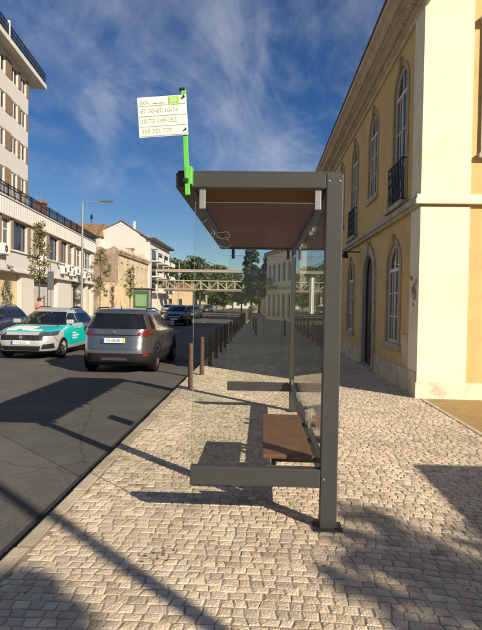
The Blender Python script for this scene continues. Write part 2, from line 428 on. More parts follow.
# back rail, back glass with clamps
MB().cbox(.452, .545, Y0+.081, Y1-.081, .30, .43, .006).build('back_rail', 'shelter_grey', sh)
for k in range(3):
    ya = Y0+.10+k*1.37; yb = ya+1.34
    g = MB().box(.478, .488, ya, yb, .445, 2.36).build('back_pane', 'shelter_glass', sh)
    for yc in (ya+.12, yb-.12):
        for z0, z1 in ((.405, .49), (2.30, 2.41)):
            MB().cbox(.466, .50, yc-.03, yc+.03, z0, z1, .004).build('glass_clamp', 'clamp_metal', sh)
for yy in (Y0+.035, Y1-.045):
    g = MB().box(-.485, .432, yy, yy+.01, .41, 2.325).build('end_pane', 'shelter_glass', sh)
    for xc in (-.435, .39):
        MB().cbox(xc-.022, xc+.022, yy-.012, yy+.022, 2.28, 2.43, .004).build('glass_clamp', 'clamp_metal' if yy < 5 else 'shelter_dark', sh)
for yy in (Y0+.035, Y1-.045):
    MB().box(-.4875, -.4855, yy-.001, yy+.011, .43, 2.327).box(-.4855, .432, yy-.001, yy+.011, 2.3255, 2.3275).build('pane_edge', 'pane_edge', sh)
sc_ = MB(); rg = random.Random(21)
for (xc, zc_, n_) in ((-.36, 2.18, 4), (-.30, 2.05, 4)):
    for q in range(n_):
        p = Vector((xc+rg.uniform(-.06, .06), Y0+.0345, zc_+rg.uniform(-.06, .06))); an = rg.uniform(0, 6)
        for st in range(9):
            an += rg.uniform(-.9, 1.1); q2 = p+Vector((math.cos(an), 0, math.sin(an)))*.018; dd = (q2-p).normalized(); nn = Vector((-dd.z, 0, dd.x))*.0008
            sc_.add([p-nn, q2-nn, q2+nn, p+nn], [(0, 1, 2, 3)]); p = q2
sc_.build('scratched_scribble', 'scratch', sh, kind='stuff')
for yy in (Y0, Y1-.08):
    for x, z in ((.465, 2.478), (.54, 2.478), (.47, .36)):
        MB().cyl((x, yy-.004, z), (x, yy+.002, z), .008, n=10).build('bolt', 'clamp_metal', sh)
    MB().box(.4444, .4456, yy-.0008, yy+.002, 2.425, 2.53).build('weld_seam', 'shelter_dark', sh)
# bench on brackets
MB().cbox(.03, .41, 3.99, 5.47, .43, .465, .01).build('bench_seat', 'bench_wood', sh)
for yy in (4.12, 4.72, 5.32):
    MB().cbox(.10, .455, yy-.02, yy+.02, .375, .427, .004).cbox(.10, .14, yy-.02, yy+.02, .30, .40, .004).build('bench_bracket', 'shelter_grey', sh)
MB().cbox(.05, .452, 3.90, 3.93, .355, .40, .003).build('bench_bar', 'clamp_metal', sh)
MB().box(.466, .474, 4.95, 5.2, 1.52, 1.86).build('timetable_board', 'flag_white', sh)
# stop flag clamped on the roof corner
fl = thing('bus_stop_flag', 'white bus stop flag with route numbers on a bright green post above the shelter', 'stop sign', (-.53, 3.715, 2.36))
Mr = Matrix.Rotation(R(-3.2), 4, 'Y')
MB().cbox(-.017, .017, -.012, .012, 0, .735, .004, Mr).build('post', 'flag_green', fl)
MB().cbox(-.02, .03, -.014, .10, .075, .20, .006).build('clamp', 'flag_green', fl)
MB().cbox(-.034, .006, -.026, -.0145, .085, .115, .004).build('clamp_bolt', 'black', fl)
pn = MB().cbox(-.345, .0, -.004, .004, -.14, .14, .003).build('sign_panel', 'flag_white', fl, loc=(-.010, -.018, .555), rot=(0, R(-4.2), 0))
MB().box(-.125, -.052, -.0065, -.0045, .085, .134).build('number_box', 'flag_box', pn)
for z in (.078, .006, -.066, -.132):
    MB().box(-.335, -.006, -.0062, -.0045, z-.0018, z+.0018).build('row_line', 'flag_line', pn)
FR = (R(90), 0, 0)
text('50', .05, 'flag_white', pn, (-.118, -.0068, .093), FR)
text('BCL', .036, 'flag_text', pn, (-.325, -.0048, .092), FR)
MB().box(-.235, -.20, -.0066, -.005, .09, .097).box(-.19, -.155, -.0066, -.005, .09, .097).build('destination_marks', 'flag_line', pn)
for tx, z in (('67 30-67 10-14', .026), ('10-73 149-152', -.046), ('31P 701 727', -.116)):
    text(tx, .043, 'flag_text', pn, (-.326, -.0048, z+.003), FR)
MB().cyl((-.016, -.02, .125), (-.016, -.004, .125), .008, n=8).build('bolt', 'black', pn)
MB().cyl((-.016, -.02, -.10), (-.016, -.004, -.10), .006, n=8).build('bolt', 'black', pn)
MB().cbox(-.03, .012, -.02, .012, .73, .745, .003, Mr).build('post_cap', 'black', fl)

# ------------------------------------------------------------------ bollards
bp = None
def bollard_mesh(name, m, h, r):
    return MB().lathe([(0, h), (r*.6, h), (r*.92, h-.015), (r, h-.05), (r, h-.10), (r*.86, h-.105), (r*.86, h-.14), (r, h-.145), (r, .012), (r*1.35, .008), (r*1.35, -.01)], Matrix(), 16).build(name, m, smooth=False)
first = None; names = ['nearest', 'second', 'third', 'fourth', 'fifth', 'sixth', 'seventh', 'eighth', 'ninth', 'tenth', 'eleventh', 'twelfth', 'thirteenth', 'fourteenth', 'fifteenth', 'sixteenth', 'seventeenth', 'eighteenth', 'nineteenth', 'twentieth']
bx = MB().lathe([(0, .85), (.03, .85), (.046, .835), (.05, .80), (.05, .73), (.043, .725), (.043, .69), (.05, .685), (.05, .012), (.068, .008), (.068, -.01)], Matrix(), 16)
for i in range(20):
    y = 9.89+i*1.86 if i < 8 else 9.89+7*1.86+(i-7)*2.4
    if i == 0: o = bx.build('bollard', 'rust'); first = o
    else: o = first.copy(); col.objects.link(o)
    o.location = (-1.30, y, 0); o.rotation_euler = (R(rk.uniform(-1, 1)), R(rk.uniform(-1, 1)), rk.uniform(0, 6))
    lab = 'rusty brown steel bollard in full sun, nearest to the shelter' if i == 0 else 'rusty brown kerbside bollard, %s in the row from the shelter' % names[i]
    tag(o, lab, 'bollard', 'row of bollards along the kerb')
for k, (x, y, lb) in enumerate([(-.25, 27.5, 'dark bollard standing alone mid pavement behind the glass'), (-.45, 33, 'dark bollard farther back on the mid pavement'), (1.25, 27.5, 'dark bollard near the house wall, left of the rear shelter post')]):
    o = first.copy(); o.data = o.data.copy() if k == 0 else o2.data; col.objects.link(o); o2 = o
    o.data.materials[0] = MT['bollard_dark']; o.location = (x, y, 0); tag(o, lb, 'bollard', 'dark bollards on the pavement')

# ------------------------------------------------------------------ facade tools
def arch_outline(u0, u1, z0, z1, n=14, grow=0.0, foot=0.0):
    """outline anticlockwise from lower left; semicircular head"""
    u0 -= grow; u1 += grow; z1 += grow; z0 -= foot
    r = (u1-u0)/2; c = (u0+u1)/2; zs = z1-r*1.0
    pts = [(u0, z0), (u1, z0)]
    for i in range(n+1):
        a = math.pi*i/n; pts.append((c+r*math.cos(a), zs+r*math.sin(a)))
    return pts
def rect_outline(u0, u1, z0, z1, g=0): return [(u0-g, z0-g), (u1+g, z0-g), (u1+g, z1+g), (u0-g, z1+g)]
def holewall(mb, u0, u1, z0, z1, holes, s=1, depth=.2):
    """wall skin in local (u, 0, z) with openings; reveals go to y = s*depth"""
    us = sorted({u0, u1, *[h[0] for h in holes], *[h[1] for h in holes]}); zs = sorted({z0, z1, *[h[2] for h in holes], *[h[3] for h in holes]})
    us = [u for u in us if u0 <= u <= u1]; zs = [z for z in zs if z0 <= z <= z1]
    for a, b in zip(us, us[1:]):
        for c, d in zip(zs, zs[1:]):
            mu, mz = (a+b)/2, (c+d)/2
            if any(h[0] < mu < h[1] and h[2] < mz < h[3] for h in holes): continue
            mb.add([(a, 0, c), (b, 0, c), (b, 0, d), (a, 0, d)], [(0, 1, 2, 3)])
    for h in holes:
        a, b, c, d = h[:4]; arch = len(h) > 4 and h[4]
        o = arch_outline(a, b, c, d) if arch else rect_outline(a, b, c, d)
        n = len(o); mb.add([(u, 0, z) for u, z in o]+[(u, s*depth, z) for u, z in o], [(i, (i+1) % n, n+(i+1) % n, n+i) for i in range(n)])
        if arch:
            ap = o[2:]
            for (p, q) in zip(ap, ap[1:]):
                mb.add([(p[0], 0, p[1]), (q[0], 0, q[1]), (q[0], 0, d), (p[0], 0, d)], [(0, 1, 2, 3)])
            # side triangles between spring line and top are covered by the strips above
    return mb
idf = lambda u, d, z: (u, d, z)

# ------------------------------------------------------------------ yellow house (street wall at x = 2.8, end wall at y = 9.4)
yh = thing('yellow_house', 'two storey yellow plastered house with arched windows, cream corners and heavy cornice', 'house', (2.8, 9.4, 0), R(90))
# local: x = +Y world (along the street), y = -X world (towards the street), so inward is -y
UL = 24.0; H1 = 6.95
ups = [1.65, 4.30, 6.95, 9.6, 12.25, 14.9, 17.55, 20.2]
los = [1.95, None, 7.3, 10.1, 12.9, 15.7, 18.5, 21.3]
holes = [(u-.52, u+.52, 4.40, 6.50, True) for u in ups]
holes[0] = (ups[0]-.52, ups[0]+.52, 3.68, 6.50, True); holes[2] = (ups[2]-.52, ups[2]+.52, 3.68, 6.50, True)
lowh = [(u-.52, u+.52, .84, 2.92, True) for u in los if u]
doorh = (4.5-.62, 4.5+.62, .06, 2.96, True)
holewall(MB(), 0, UL, 0, H1+.9, holes+lowh+[doorh], -1, .085).build('street_wall', 'yellow_plaster', yh)
# carcass behind the openings
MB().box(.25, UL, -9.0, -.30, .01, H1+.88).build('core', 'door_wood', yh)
def arch_window(u0, u1, z0, z1, surround=.11, rail=False, balcony=False):
    o = arch_outline(u0+.002, u1-.002, z0+.002, z1-.002); i = arch_outline(u0+.055, u1-.055, z0+.06, z1-.055)
    fm = MB().ring(o, i, idf, -.082, -.03)
    zt = z1-(u1-u0)/2-.02; c = (u0+u1)/2
    fm.box(u0+.05, u1-.05, -.078, -.025, zt-.035, zt+.035)
    fm.box(c-.026, c+.026, -.078, -.027, z0+.05, zt-.036)
    fm.box(c-.015, c+.015, -.075, -.035, zt+.036, z1-.05)
    for dx in (-.5, .5):
        fm.box(c+dx*(u1-u0)*.46-.012, c+dx*(u1-u0)*.46+.012, -.074, -.036, z0+.05, zt-.036)
    for zz in (z0+(zt-z0)*.36, z0+(zt-z0)*.68): fm.box(u0+.05, u1-.05, -.073, -.037, zz-.013, zz+.013)
    wdw = fm.build('window', 'window_white', yh)
    n = len(i); MB().add([(p[0], -.055, p[1]) for p in arch_outline(u0+.04, u1-.04, z0+.04, z1-.04)], [tuple(range(n))]).build('pane', 'pane', wdw)
    so = arch_outline(u0, u1, z0, z1, grow=surround, foot=0); si = arch_outline(u0+.001, u1-.001, z0, z1-.001)
    sm = MB().ring(so[1:]+so[:1], si[1:]+si[:1], idf, .022, -.084, closed=False)
    # keystone
    sm.box(c-.07, c+.07, -.02, .06, z1-.02, z1+surround+.09)
    sm.build('surround', 'window_stone', wdw)
    if not balcony: MB().cbox(u0-surround-.06, u1+surround+.06, -.08, .06, z0-.14, z0-.001, .01).build('sill', 'stone_trim', wdw)
    else:
        r = MB(); zb, zt2 = z0+.02, z0+.84; yb = .10
        for z in (zb+.02, zt2): r.box(u0-.05, u1+.05, yb-.015, yb+.015, z-.015, z+.015); r.box(u0-.05, u0-.025, 0, yb, z-.012, z+.012); r.box(u1+.025, u1+.05, 0, yb, z-.012, z+.012)
        k = 9
        for q in range(k+1):
            u = u0-.03+(u1-u0+.06)*q/k; r.box(u-.008, u+.008, yb-.008, yb+.008, zb, zt2)
            if q < k:
                um = u+(u1-u0+.06)/k/2
                for zz in (zb+.2, zb+.45, zb+.66): r.lathe([(.030, -.006), (.042, -.006), (.042, .006), (.030, .006), (.030, -.006)], Matrix.Translation((um, yb, zz)) @ Matrix.Rotation(R(90), 4, 'X'), 8)
        r.build('iron_railing', 'iron', wdw)
        MB().cbox(u0-.22, u1+.22, -.08, .16, z0-.09, z0-.001, .01).build('sill', 'stone_trim', wdw)
    return wdw
for k, h in enumerate(holes): arch_window(*h[:4], balcony=(k in (0, 2)))
for h in lowh: arch_window(*h[:4], surround=.13)
# door
a, b, c, d, _ = doorh
o = arch_outline(a+.002, b-.002, c+.002, d-.002); dm = MB().ring(o, arch_outline(a+.08, b-.08, c+.05, d-.08), idf, -.083, -.045)
dm.add([(p[0], -.075, p[1]) for p in arch_outline(a+.04, b-.04, c+.02, d-.04)], [tuple(range(len(o)))])
dr = dm.build('door', 'door_wood', yh)
dp = MB()
for ux in (-.22, .22):
    for z0, z1 in ((.25, .95), (1.1, 1.75)): dp.cbox(4.5+ux-.16, 4.5+ux+.16, -.08, -.06, z0, z1, .012)
dp.build('door_panel', 'door_wood', dr)
so = arch_outline(a, b, c, d, grow=.22); si = arch_outline(a+.001, b-.001, c, d-.001)
MB().ring(so[1:]+so[:1], si[1:]+si[:1], idf, .05, -.084, closed=False).box(4.42, 4.58, 0, .10, 2.88, 3.27).build('surround', 'stone_trim', dr)
MB().cbox(a-.28, b+.28, -.08, .16, -.05, .058, .012).build('doorstep', 'stone_trim', dr)
# plinth pieces between door and corners, corner pilaster, string course
for u0, u1 in ((.56, a-.27), (b+.27, UL)): MB().cbox(u0, u1, 0, .028, -.05, .42, .008).build('plinth', 'plinth_plaster', yh)
MB().cbox(.001, .555, -.0, .05, .45, 3.36, .006).cbox(.001, .555, 0, .05, 3.587, H1-.104, .006).build('corner_pilaster', 'cream_plaster', yh)
MB().cbox(.001, .575, 0, .07, -.05, .449, .008).build('corner_plinth', 'plinth_plaster', yh)
MB().cbox(.001, UL, 0, .10, 3.36, 3.43, .01).cbox(.001, UL, 0, .145, 3.43, 3.54, .02).cbox(.001, UL, 0, .08, 3.54, 3.585, .008).build('string_course', 'stone_trim', yh)
# cornice: stepped mouldings, dentils, tile eave
cprof = [(0, H1-.10), (.05, H1-.10), (.05, H1), (.12, H1+.02), (.12, H1+.14), (.22, H1+.20), (.30, H1+.22), (.30, H1+.36), (.38, H1+.44), (.46, H1+.48), (.46, H1+.60), (0, H1+.60)]
n = len(cprof); cv = []
for u in (-.46, UL): cv += [(u, y, z) for y, z in cprof]
MB().add(cv, [(i, (i+1) % n, n+(i+1) % n, n+i) for i in range(n)]+[tuple(range(n)), tuple(range(2*n-1, n-1, -1))]).build('cornice', 'cornice_stone', yh)
dn = MB()
for i in range(int((UL+.1)/.13)):
    u = -.10+i*.13; dn.box(u, u+.07, .121, .20, H1+.055, H1+.15)
dn.build('dentil_row', 'cornice_stone', yh, kind='stuff')
dn = MB()
for i in range(int((UL+.3)/.11)):
    u = -.30+i*.11; dn.box(u, u+.065, .301, .355, H1+.25, H1+.34)
dn.build('upper_dentil_row', 'cornice_stone', yh, kind='stuff')
et = MB()
for i in range(int((UL+.4)/.19)):
    u = -.40+i*.19; t = rk.uniform(.7, 1.25)
    pts = [(u+.085+.085*math.cos(q*math.pi/5), H1+.60+.07*math.sin(q*math.pi/5)) for q in range(6)]
    et.add([(p[0], .475, p[1]) for p in pts]+[(p[0], -.2, p[1]+.22) for p in pts], [(q, q+1, 7+q, 6+q) for q in range(5)]+[(0, 1, 2, 3, 4, 5)], (t, t, t))
et.build('eave_tiles', 'eave_tile', yh, kind='stuff')
MB().add([(-.46, .50, H1+.605), (UL, .50, H1+.605), (UL, -4.5, H1+2.3), (-.46, -4.5, H1+2.3), (-.46, -9.3, H1+.6), (UL, -9.3, H1+.6)], [(0, 1, 2, 3), (3, 2, 5, 4), (0, 3, 4), (1, 5, 2)]).build('roof', 'roof_tile', yh)
# end wall towards the camera (plane y local x = 0): panels
EW = MB()
def ep(u, d, z): return (d, -u, z)      # u = distance to the right of the corner, d>0 into the house
EWh = [(1.08, 1.98, 4.42, 6.35)]
holewall(EW, 0, 9, 0, H1+.9, EWh, 1, .2); EW.v = [(p[1], -p[0], p[2]) for p in EW.v]
EW.build('end_wall', 'yellow_plaster', yh)
def ebox(u0, u1, d0, d1, z0, z1, c=.006):
    return MB().cbox(d0, d1, -u1, -u0, z0, z1, c)
m_ = ebox(-.052, .80, -.03, .0, .28, 3.36); q_ = ebox(-.052, .80, -.03, .0, 3.58, H1+.9); m_.add(q_.v, q_.f); m_.build('end_pilaster', 'cream_plaster', yh)
ebox(-.075, 9, -.045, .0, -.05, .279).build('end_plinth', 'plinth_pale', yh)
m_ = ebox(-.15, 9, -.10, .0, 3.40, 3.50, .015); q_ = ebox(-.12, 9, -.06, 0, 3.50, 3.575); m_.add(q_.v, q_.f); m_.build('end_string_course', 'cream_plaster', yh)
wd = MB().ring(rect_outline(1.082, 1.978, 4.422, 6.348), rect_outline(1.14, 1.92, 4.48, 6.29), lambda u, d, z: (d, -u, z), .13, .19)
wd.box(.13, .18, -1.55, -1.51, 4.45, 6.3); wd.box(.131, .179, -1.94, -1.11, 5.6, 5.64)
wo = wd.build('window', 'window_white', yh)
MB().add([ep(u, .165, z) for u, z in rect_outline(1.12, 1.94, 4.46, 6.31)], [(0, 1, 2, 3)]).build('pane', 'pane', wo)
MB().ring(rect_outline(0.95, 2.11, 4.28, 6.52), rect_outline(1.083, 1.977, 4.423, 6.347), lambda u, d, z: (d, -u, z), -.05, .19).box(-.10, 0, -2.16, -.91, 4.20, 4.279).box(-.12, 0, -2.18, -.90, 6.521, 6.63).build('surround', 'stone_trim', wo)
# service hatch and graffiti scribble on the corner
MB().cbox(.62, 1.10, .0, .03, .50, 1.06, .006).build('meter_hatch', 'plinth_plaster', yh)
MB().cbox(.66, 1.06, .031, .036, .54, 1.02, .002).build('meter_hatch_door', 'plinth_plaster', yh)
gr = MB(); rg = random.Random(4)
for (uc, zc_, w_, h_, n_) in ((.27, 2.05, .26, .26, 8), (.25, 1.76, .14, .20, 3)):
    for q in range(n_):
        p = Vector((uc+rg.uniform(-.5, .5)*w_, .0515, zc_+rg.uniform(-.5, .5)*h_))
        for st in range(3):
            q2 = p+Vector((rg.uniform(-.09, .09), 0, rg.uniform(-.10, .10))); dd = (q2-p).normalized()*.5; nn = Vector((-dd.z, 0, dd.x))*.036
            gr.add([p-nn, q2-nn, q2+nn, p+nn], [(0, 1, 2, 3)]); p = q2
            gr.v = [(v_[0], .0515+.0004*(len(gr.f)), v_[2]) if k_ >= len(gr.v)-4 else v_ for k_, v_ in enumerate(gr.v)]
gr.build('graffiti', 'graffiti_purple', yh)
# lamp bracket and small plate by the door
MB().cbox(5.55, 5.75, 0, .02, 2.05, 2.35, .004).build('wall_plate', 'stone_trim', yh)
MB().cyl((5.9, 0, 3.15), (5.9, .42, 3.15), .018, n=8).cyl((5.9, .42, 3.16), (5.9, .42, 2.98), .05, .10, 8).build('wall_lamp', 'iron', yh)

# ------------------------------------------------------------------ long white commercial building and tower on the left
ANG = math.atan2(.9956, -.0936)
lb = thing('commercial_building', 'long white two storey building with tall windows and black roof railing across the street', 'building', (-16.9, 34.4, 0), ANG)
Lw = 26.0; L0 = -9.0
wins = [(-8.3, -6.6), (-6.0, -4.3), (-3.6, -1.7), (-.96, .70), (1.15, 3.9), (5.85, 8.4), (9.1, 11.8), (12.6, 14.8), (15.4, 17.1), (17.7, 20.2), (21.1, 24.7)]
bays = [(-8.6, 2.85), (5.5, 11.8), (16.3, 19.6), (20.6, 22.4), (23.2, 25.4)]
holewall(MB(), L0, Lw, 0, 7.12, [(a, b, 5.08, 7.08) for a, b in wins]+[(a, b, .02, 3.5) for a, b in bays], 1, .35).build('street_wall', 'white_plaster', lb)
MB().box(L0, Lw, .8, 12, .01, 8.2).build('core', 'white_plaster', lb)
for u in (L0, Lw-.01): MB().box(u, u+.01, 0.001, .8, 0.01, 7.11).build('end_wall', 'white_plaster', lb)
par = MB().box(L0, Lw+.1, -.22, 1.0, 7.121, 8.28).build('parapet', 'white_plaster', lb)
rb = MB()
u = L0+.2
while u < Lw: rb.box(u, u+.12, -.25, -.22, 7.16, 8.2); u += .42
rb.build('parapet_rib', 'bright_white', par, kind='stuff')
MB().box(L0, Lw+.15, -.30, 1.0, 8.281, 8.34).build('coping', 'bright_white', lb)
rl = MB()
for z in (8.52, 8.98, 9.18): rl.box(L0, Lw, -.20, -.15, z-.025, z+.025)
u = L0
while u < Lw: rl.box(u, u+.035, -.195, -.155, 8.34, 9.16); u += .24
u = L0
while u < Lw: rl.box(u, u+.09, -.21, -.14, 8.34, 9.25); u += 2.2
rl.build('roof_railing', 'iron', lb)
for k, (a, b) in enumerate(wins):
    n = max(2, round((b-a)/1.1)); dark = k in (0, 2, 4, 6, 7)
    fm = MB().ring(rect_outline(a+.003, b-.003, 5.083, 7.077), rect_outline(a+.09, b-.09, 5.17, 6.99), idf, .18, .26)
    for q in range(1, n):
        uu = a+(b-a)*q/n; fm.box(uu-.04, uu+.04, .185, .255, 5.17, 6.99)
    if not dark: fm.box(a+.09, b-.09, .187, .253, 6.28, 6.36)
    wo = fm.build('window', 'window_dark' if dark else 'window_white', lb)
    MB().add([(a+.05, .22, 5.12), (b-.05, .22, 5.12), (b-.05, .22, 7.04), (a+.05, .22, 7.04)], [(0, 1, 2, 3)]).build('pane', 'pane_blue', wo)
    if not dark and k % 2 == 1:
        MB().box(a+.10, a+(b-a)*.45, .205, .215, 5.2, 6.95).build('blind', 'shutter_grey', wo)
gaps = [(wins[i][1], wins[i+1][0]) for i in range(len(wins)-1)]
for a, b in gaps:
    if b-a < 1.3: MB().box(a+.03, b-.03, -.06, 0, 5.02, 7.10).build('brick_pier', 'brick_brown', lb)
    else:
        MB().box(a+.03, a+.6, -.06, 0, 5.02, 7.10).build('brick_pier', 'brick_brown', lb); MB().box(b-.6, b-.03, -.06, 0, 5.02, 7.10).build('brick_pier', 'brick_brown', lb)
MB().box(L0, Lw, -.12, 0, 4.93, 5.015).build('sill_band', 'bright_white', lb)
# ground floor bays
bay_fill = ['cream_wall', 'shutter_grey', 'window_dark', 'red_door', 'cream_wall']
for k, ((a, b), m) in enumerate(zip(bays, bay_fill)):
    bo = MB().box(a, b, .36, .42, .02, 3.49).build('shopfront', m, lb)
    if k == 1:
        for q in range(3):
            uu = a+.15+q*2.05; s_ = MB()
            for z in range(18): s_.box(uu, uu+1.9, .345, .358, .1+z*.14, .1+z*.14+.11)
            s_.build('roller_shutter', 'shutter_grey', bo)
        MB().box(a+.05, b-.05, .33, .358, 2.75, 3.45).build('dark_transom', 'window_dark', bo)
    if k == 2:
        for q in range(2): MB().ring(rect_outline(a+.15+q*1.55, a+1.55+q*1.55, .1, 3.3), rect_outline(a+.25+q*1.55, a+1.45+q*1.55, .2, 3.2), idf, .30, .358).build('door_frame', 'shutter_grey', bo)
    if k == 0:
        MB().box(-1.0, -.8, .30, .358, .02, 3.45).build('mullion', 'cream_plaster', bo)
        g2 = MB(); rg = random.Random(9)
        for (uc, zc_, n_) in ((.6, 2.3, 7), (1.8, 2.1, 8), (-1.9, 1.5, 7), (2.1, 1.1, 6), (.3, 1.2, 5)):
            for q in range(n_):
                p = Vector((uc+rg.uniform(-.35, .35), .352, zc_+rg.uniform(-.3, .3)))
                for st in range(3):
                    q2 = p+Vector((rg.uniform(-.3, .3), -.0004, rg.uniform(-.25, .25))); dd = (q2-p).normalized(); nn = Vector((-dd.z, 0, dd.x))*.025
                    g2.add([p-nn, q2-nn, q2+nn, p+nn], [(0, 1, 2, 3)]); p = q2
        g2.build('graffiti', 'graffiti', bo)
MB().box(L0, Lw, -.35, 0, 3.505, 3.62).build('canopy_slab', 'white_plaster', lb)
def ac(u, z, w_=1.0, h_=.68):
    o = MB().cbox(0, w_, -.42, -.06, 0, h_, .02).build('air_conditioner', 'ac_white', lb, loc=(u, 0, z))
    MB().lathe([(.06, 0), (.24*h_/.68, 0), (.24*h_/.68, .012), (.06, .012)], Matrix.Translation((w_*.4, -.421, h_/2)) @ Matrix.Rotation(R(90), 4, 'X'), 14).build('fan', 'window_dark', o)
    MB().box(.08, .12, -.40, 0, -.06, 0).box(w_-.12, w_-.08, -.40, 0, -.06, 0).build('bracket', 'pole_grey', o)
    return o
for u, z in ((-1.5, 4.55), (6.15, 4.40), (6.2, 3.66), (12.3, 4.05), (13.8, 4.25), (15.2, 4.0), (16.7, 4.2), (18.4, 4.2), (20.2, 4.0), (22.6, 4.2)):
    ac(u, z)
MB().box(14.0, 14.9, 2.0, 2.8, 8.34, 10.6).box(13.9, 15.0, 1.9, 2.9, 10.6, 10.75).build('chimney', 'red_brick', lb)
MB().cyl((11.6, 1.5, 8.3), (11.6, 1.5, 11.0), .03, n=6).box(11.0, 12.2, 1.48, 1.52, 10.7, 10.74).box(11.2, 12.0, 1.48, 1.52, 10.4, 10.44).build('antenna', 'pole_grey', lb)

tw = thing('apartment_tower', 'tall white apartment block with brick panels and roof terrace at the left edge', 'building', (-16.9, 34.4, 0), ANG)
T0, T1, TY = -12.0, 5.2, .45
rows = [16.78, 14.33, 11.88, 9.40]
tws = [(-10.9, -9.7), (-9.1, -7.9), (-6.9, -5.7), (-5.1, -3.9), (-2.7, -1.5), (-.45, .72), (1.84, 3.04), (3.53, 4.70)]
hl = [(a, b, z, z+1.16) for z in rows for a, b in tws]
tm = holewall(MB(), T0, T1, 8.35, 18.28, hl, 1, .18); tm.v = [(p[0], p[1]+TY, p[2]) for p in tm.v]; tm.build('street_wall', 'white_plaster', tw)
MB().box(T0, T1, TY+.3, 14, 8.35, 18.27).build('core', 'white_plaster', tw)
for zi, z in enumerate(rows):
    for a, b in [(T0+.02, -10.93)]+[(tws[i][1]+.03, tws[i+1][0]-.03) for i in range(len(tws)-1)]+[(4.73, T1-.01)]:
        if b < -3: continue
        bb = MB().box(a, b, TY-.035, TY, z-.03, z+1.22).build('brick_panel', 'brick_brown', tw)
        zz = z; sl_ = MB()
        while zz < z+1.15: sl_.box(a+.02, b-.02, TY-.05, TY-.036, zz, zz+.07); zz += .13
        sl_.build('brick_courses', 'brick_brown', bb, kind='stuff')
    for k, (a, b) in enumerate(tws):
        closed = (zi*3+k*5) % 8 == 0
        fm = MB().ring(rect_outline(a+.003, b-.003, z+.003, z+1.157), rect_outline(a+.07, b-.07, z+.07, z+1.09), lambda u, d, zz: (u, d+TY, zz), .06, .12)
        if not closed: fm.box((a+b)/2-.03, (a+b)/2+.03, TY+.062, TY+.118, z+.07, z+1.09)
        wo = fm.build('window', 'window_white', tw)
        if closed: MB().box(a+.05, b-.05, TY+.08, TY+.11, z+.05, z+1.11).build('shutter', 'bright_white', wo)
        else:
            MB().add([(a+.05, TY+.1, z+.05), (b-.05, TY+.1, z+.05), (b-.05, TY+.1, z+1.11), (a+.05, TY+.1, z+1.11)], [(0, 1, 2, 3)]).build('pane', 'pane', wo)
            if (zi+k) % 4 == 1: MB().box(a+.06, (a+b)/2-.05, TY+.085, TY+.098, z+.08, z+1.08).build('curtain', 'cream_wall', wo)
MB().box(T0, T1+1.9, TY-.75, 14, 18.285, 18.62).build('roof_slab', 'white_plaster', tw)
rl = MB()
for z in (18.85, 19.15, 19.45): rl.box(T0, T1+1.85, TY-.70, TY-.65, z-.022, z+.022)
u = T0
while u < T1+1.8: rl.box(u, u+.035, TY-.695, TY-.655, 18.62, 19.45); u += .22
rl.build('roof_railing', 'iron', tw)
MB().box(-.5, -.35, TY-.73, TY-.6, 18.62, 19.7).build('railing_post', 'bright_white', tw)

# ------------------------------------------------------------------ buildings farther along the left side
# hoarding wall in front of the ruin
wl = thing('boundary_wall', 'weathered cream plaster wall with pilasters beside the white building', 'wall', (-18.55, 60.4, 0), math.atan2(13, 1.2))
MB().box(.0, 16, 0, .3, 0, 3.75).build('wall_face', 'ruin_plaster', wl)
for q in range(10): MB().box(.3+q*1.65, .75+q*1.65, -.14, 0, 0, 3.9).build('pilaster', 'cream_wall', wl)
MB().box(-.05, 16.05, -.1, .4, 3.751, 3.9).build('coping', 'ruin_plaster', wl)
ru = thing('ruined_building', 'derelict two storey building with stained blank side wall and peeling facade', 'building', (-20.2, 73.7, 0), R(90))
rw = [(1.4+q*3.1, 2.5+q*3.1, z, z+zh, z < 3) for q in range(6) for z, zh in ((1.0, 2.2), (5.0, 2.3))]
holewall(MB(), 0, 19.5, 0, 8.6, [r[:4] for r in rw], 1, .3).build('street_wall', 'ruin_plaster', ru)
for r in rw: MB().ring(rect_outline(*r[:4], .18), rect_outline(r[0]+.002, r[1]-.002, r[2]+.002, r[3]-.002), idf, -.06, .28).build('window_surround', 'stone_trim', ru)
for r in rw: MB().box(r[0]-.05, r[1]+.05, .31, .36, r[2]-.05, r[3]+.05).build('boarded_window', 'ruin_stain' if rk.random() < .5 else 'cream_wall', ru)
MB().box(0, 19.5, .4, 9, .01, 8.55).build('core', 'ruin_stain', ru)
# ragged parapet and cornice
cm = MB().box(-.1, 19.7, -.45, .4, 8.601, 8.85); cm.box(-.05, 19.6, -.25, .4, 8.3, 8.6)
for q in range(24): cm.box(.2+q*.8, .55+q*.8, -.40, -.25, 8.33, 8.59)
cm.build('cornice', 'ruin_stain', ru)
pm = MB(); rr = random.Random(5)
pts = [(q*.8, 8.85+max(0, rr.gauss(.35, .35))) for q in range(25)]
for (a, za), (b, zb) in zip(pts, pts[1:]): pm.add([(a, -.2, 8.85), (b, -.2, 8.85), (b, -.2, zb), (a, -.2, za), (a, .15, 8.85), (b, .15, 8.85), (b, .15, zb), (a, .15, za)], [(0, 1, 2, 3), (4, 7, 6, 5), (3, 2, 6, 7)])
pm.build('broken_parapet', 'ruin_plaster', ru)
sm = MB()
pts = [(q*.6, 9.2+rr.uniform(-.15, .35)-.05*q) for q in range(13)]
for (a, za), (b, zb) in zip(pts, pts[1:]): sm.add([(-.2, a, 0), (-.2, b, 0), (-.2, b, zb), (-.2, a, za), (0, a, 0), (0, b, 0), (0, b, zb), (0, a, za)], [(0, 1, 2, 3), (4, 7, 6, 5), (3, 2, 6, 7)])
sm.build('side_wall', 'ruin_stain', ru)
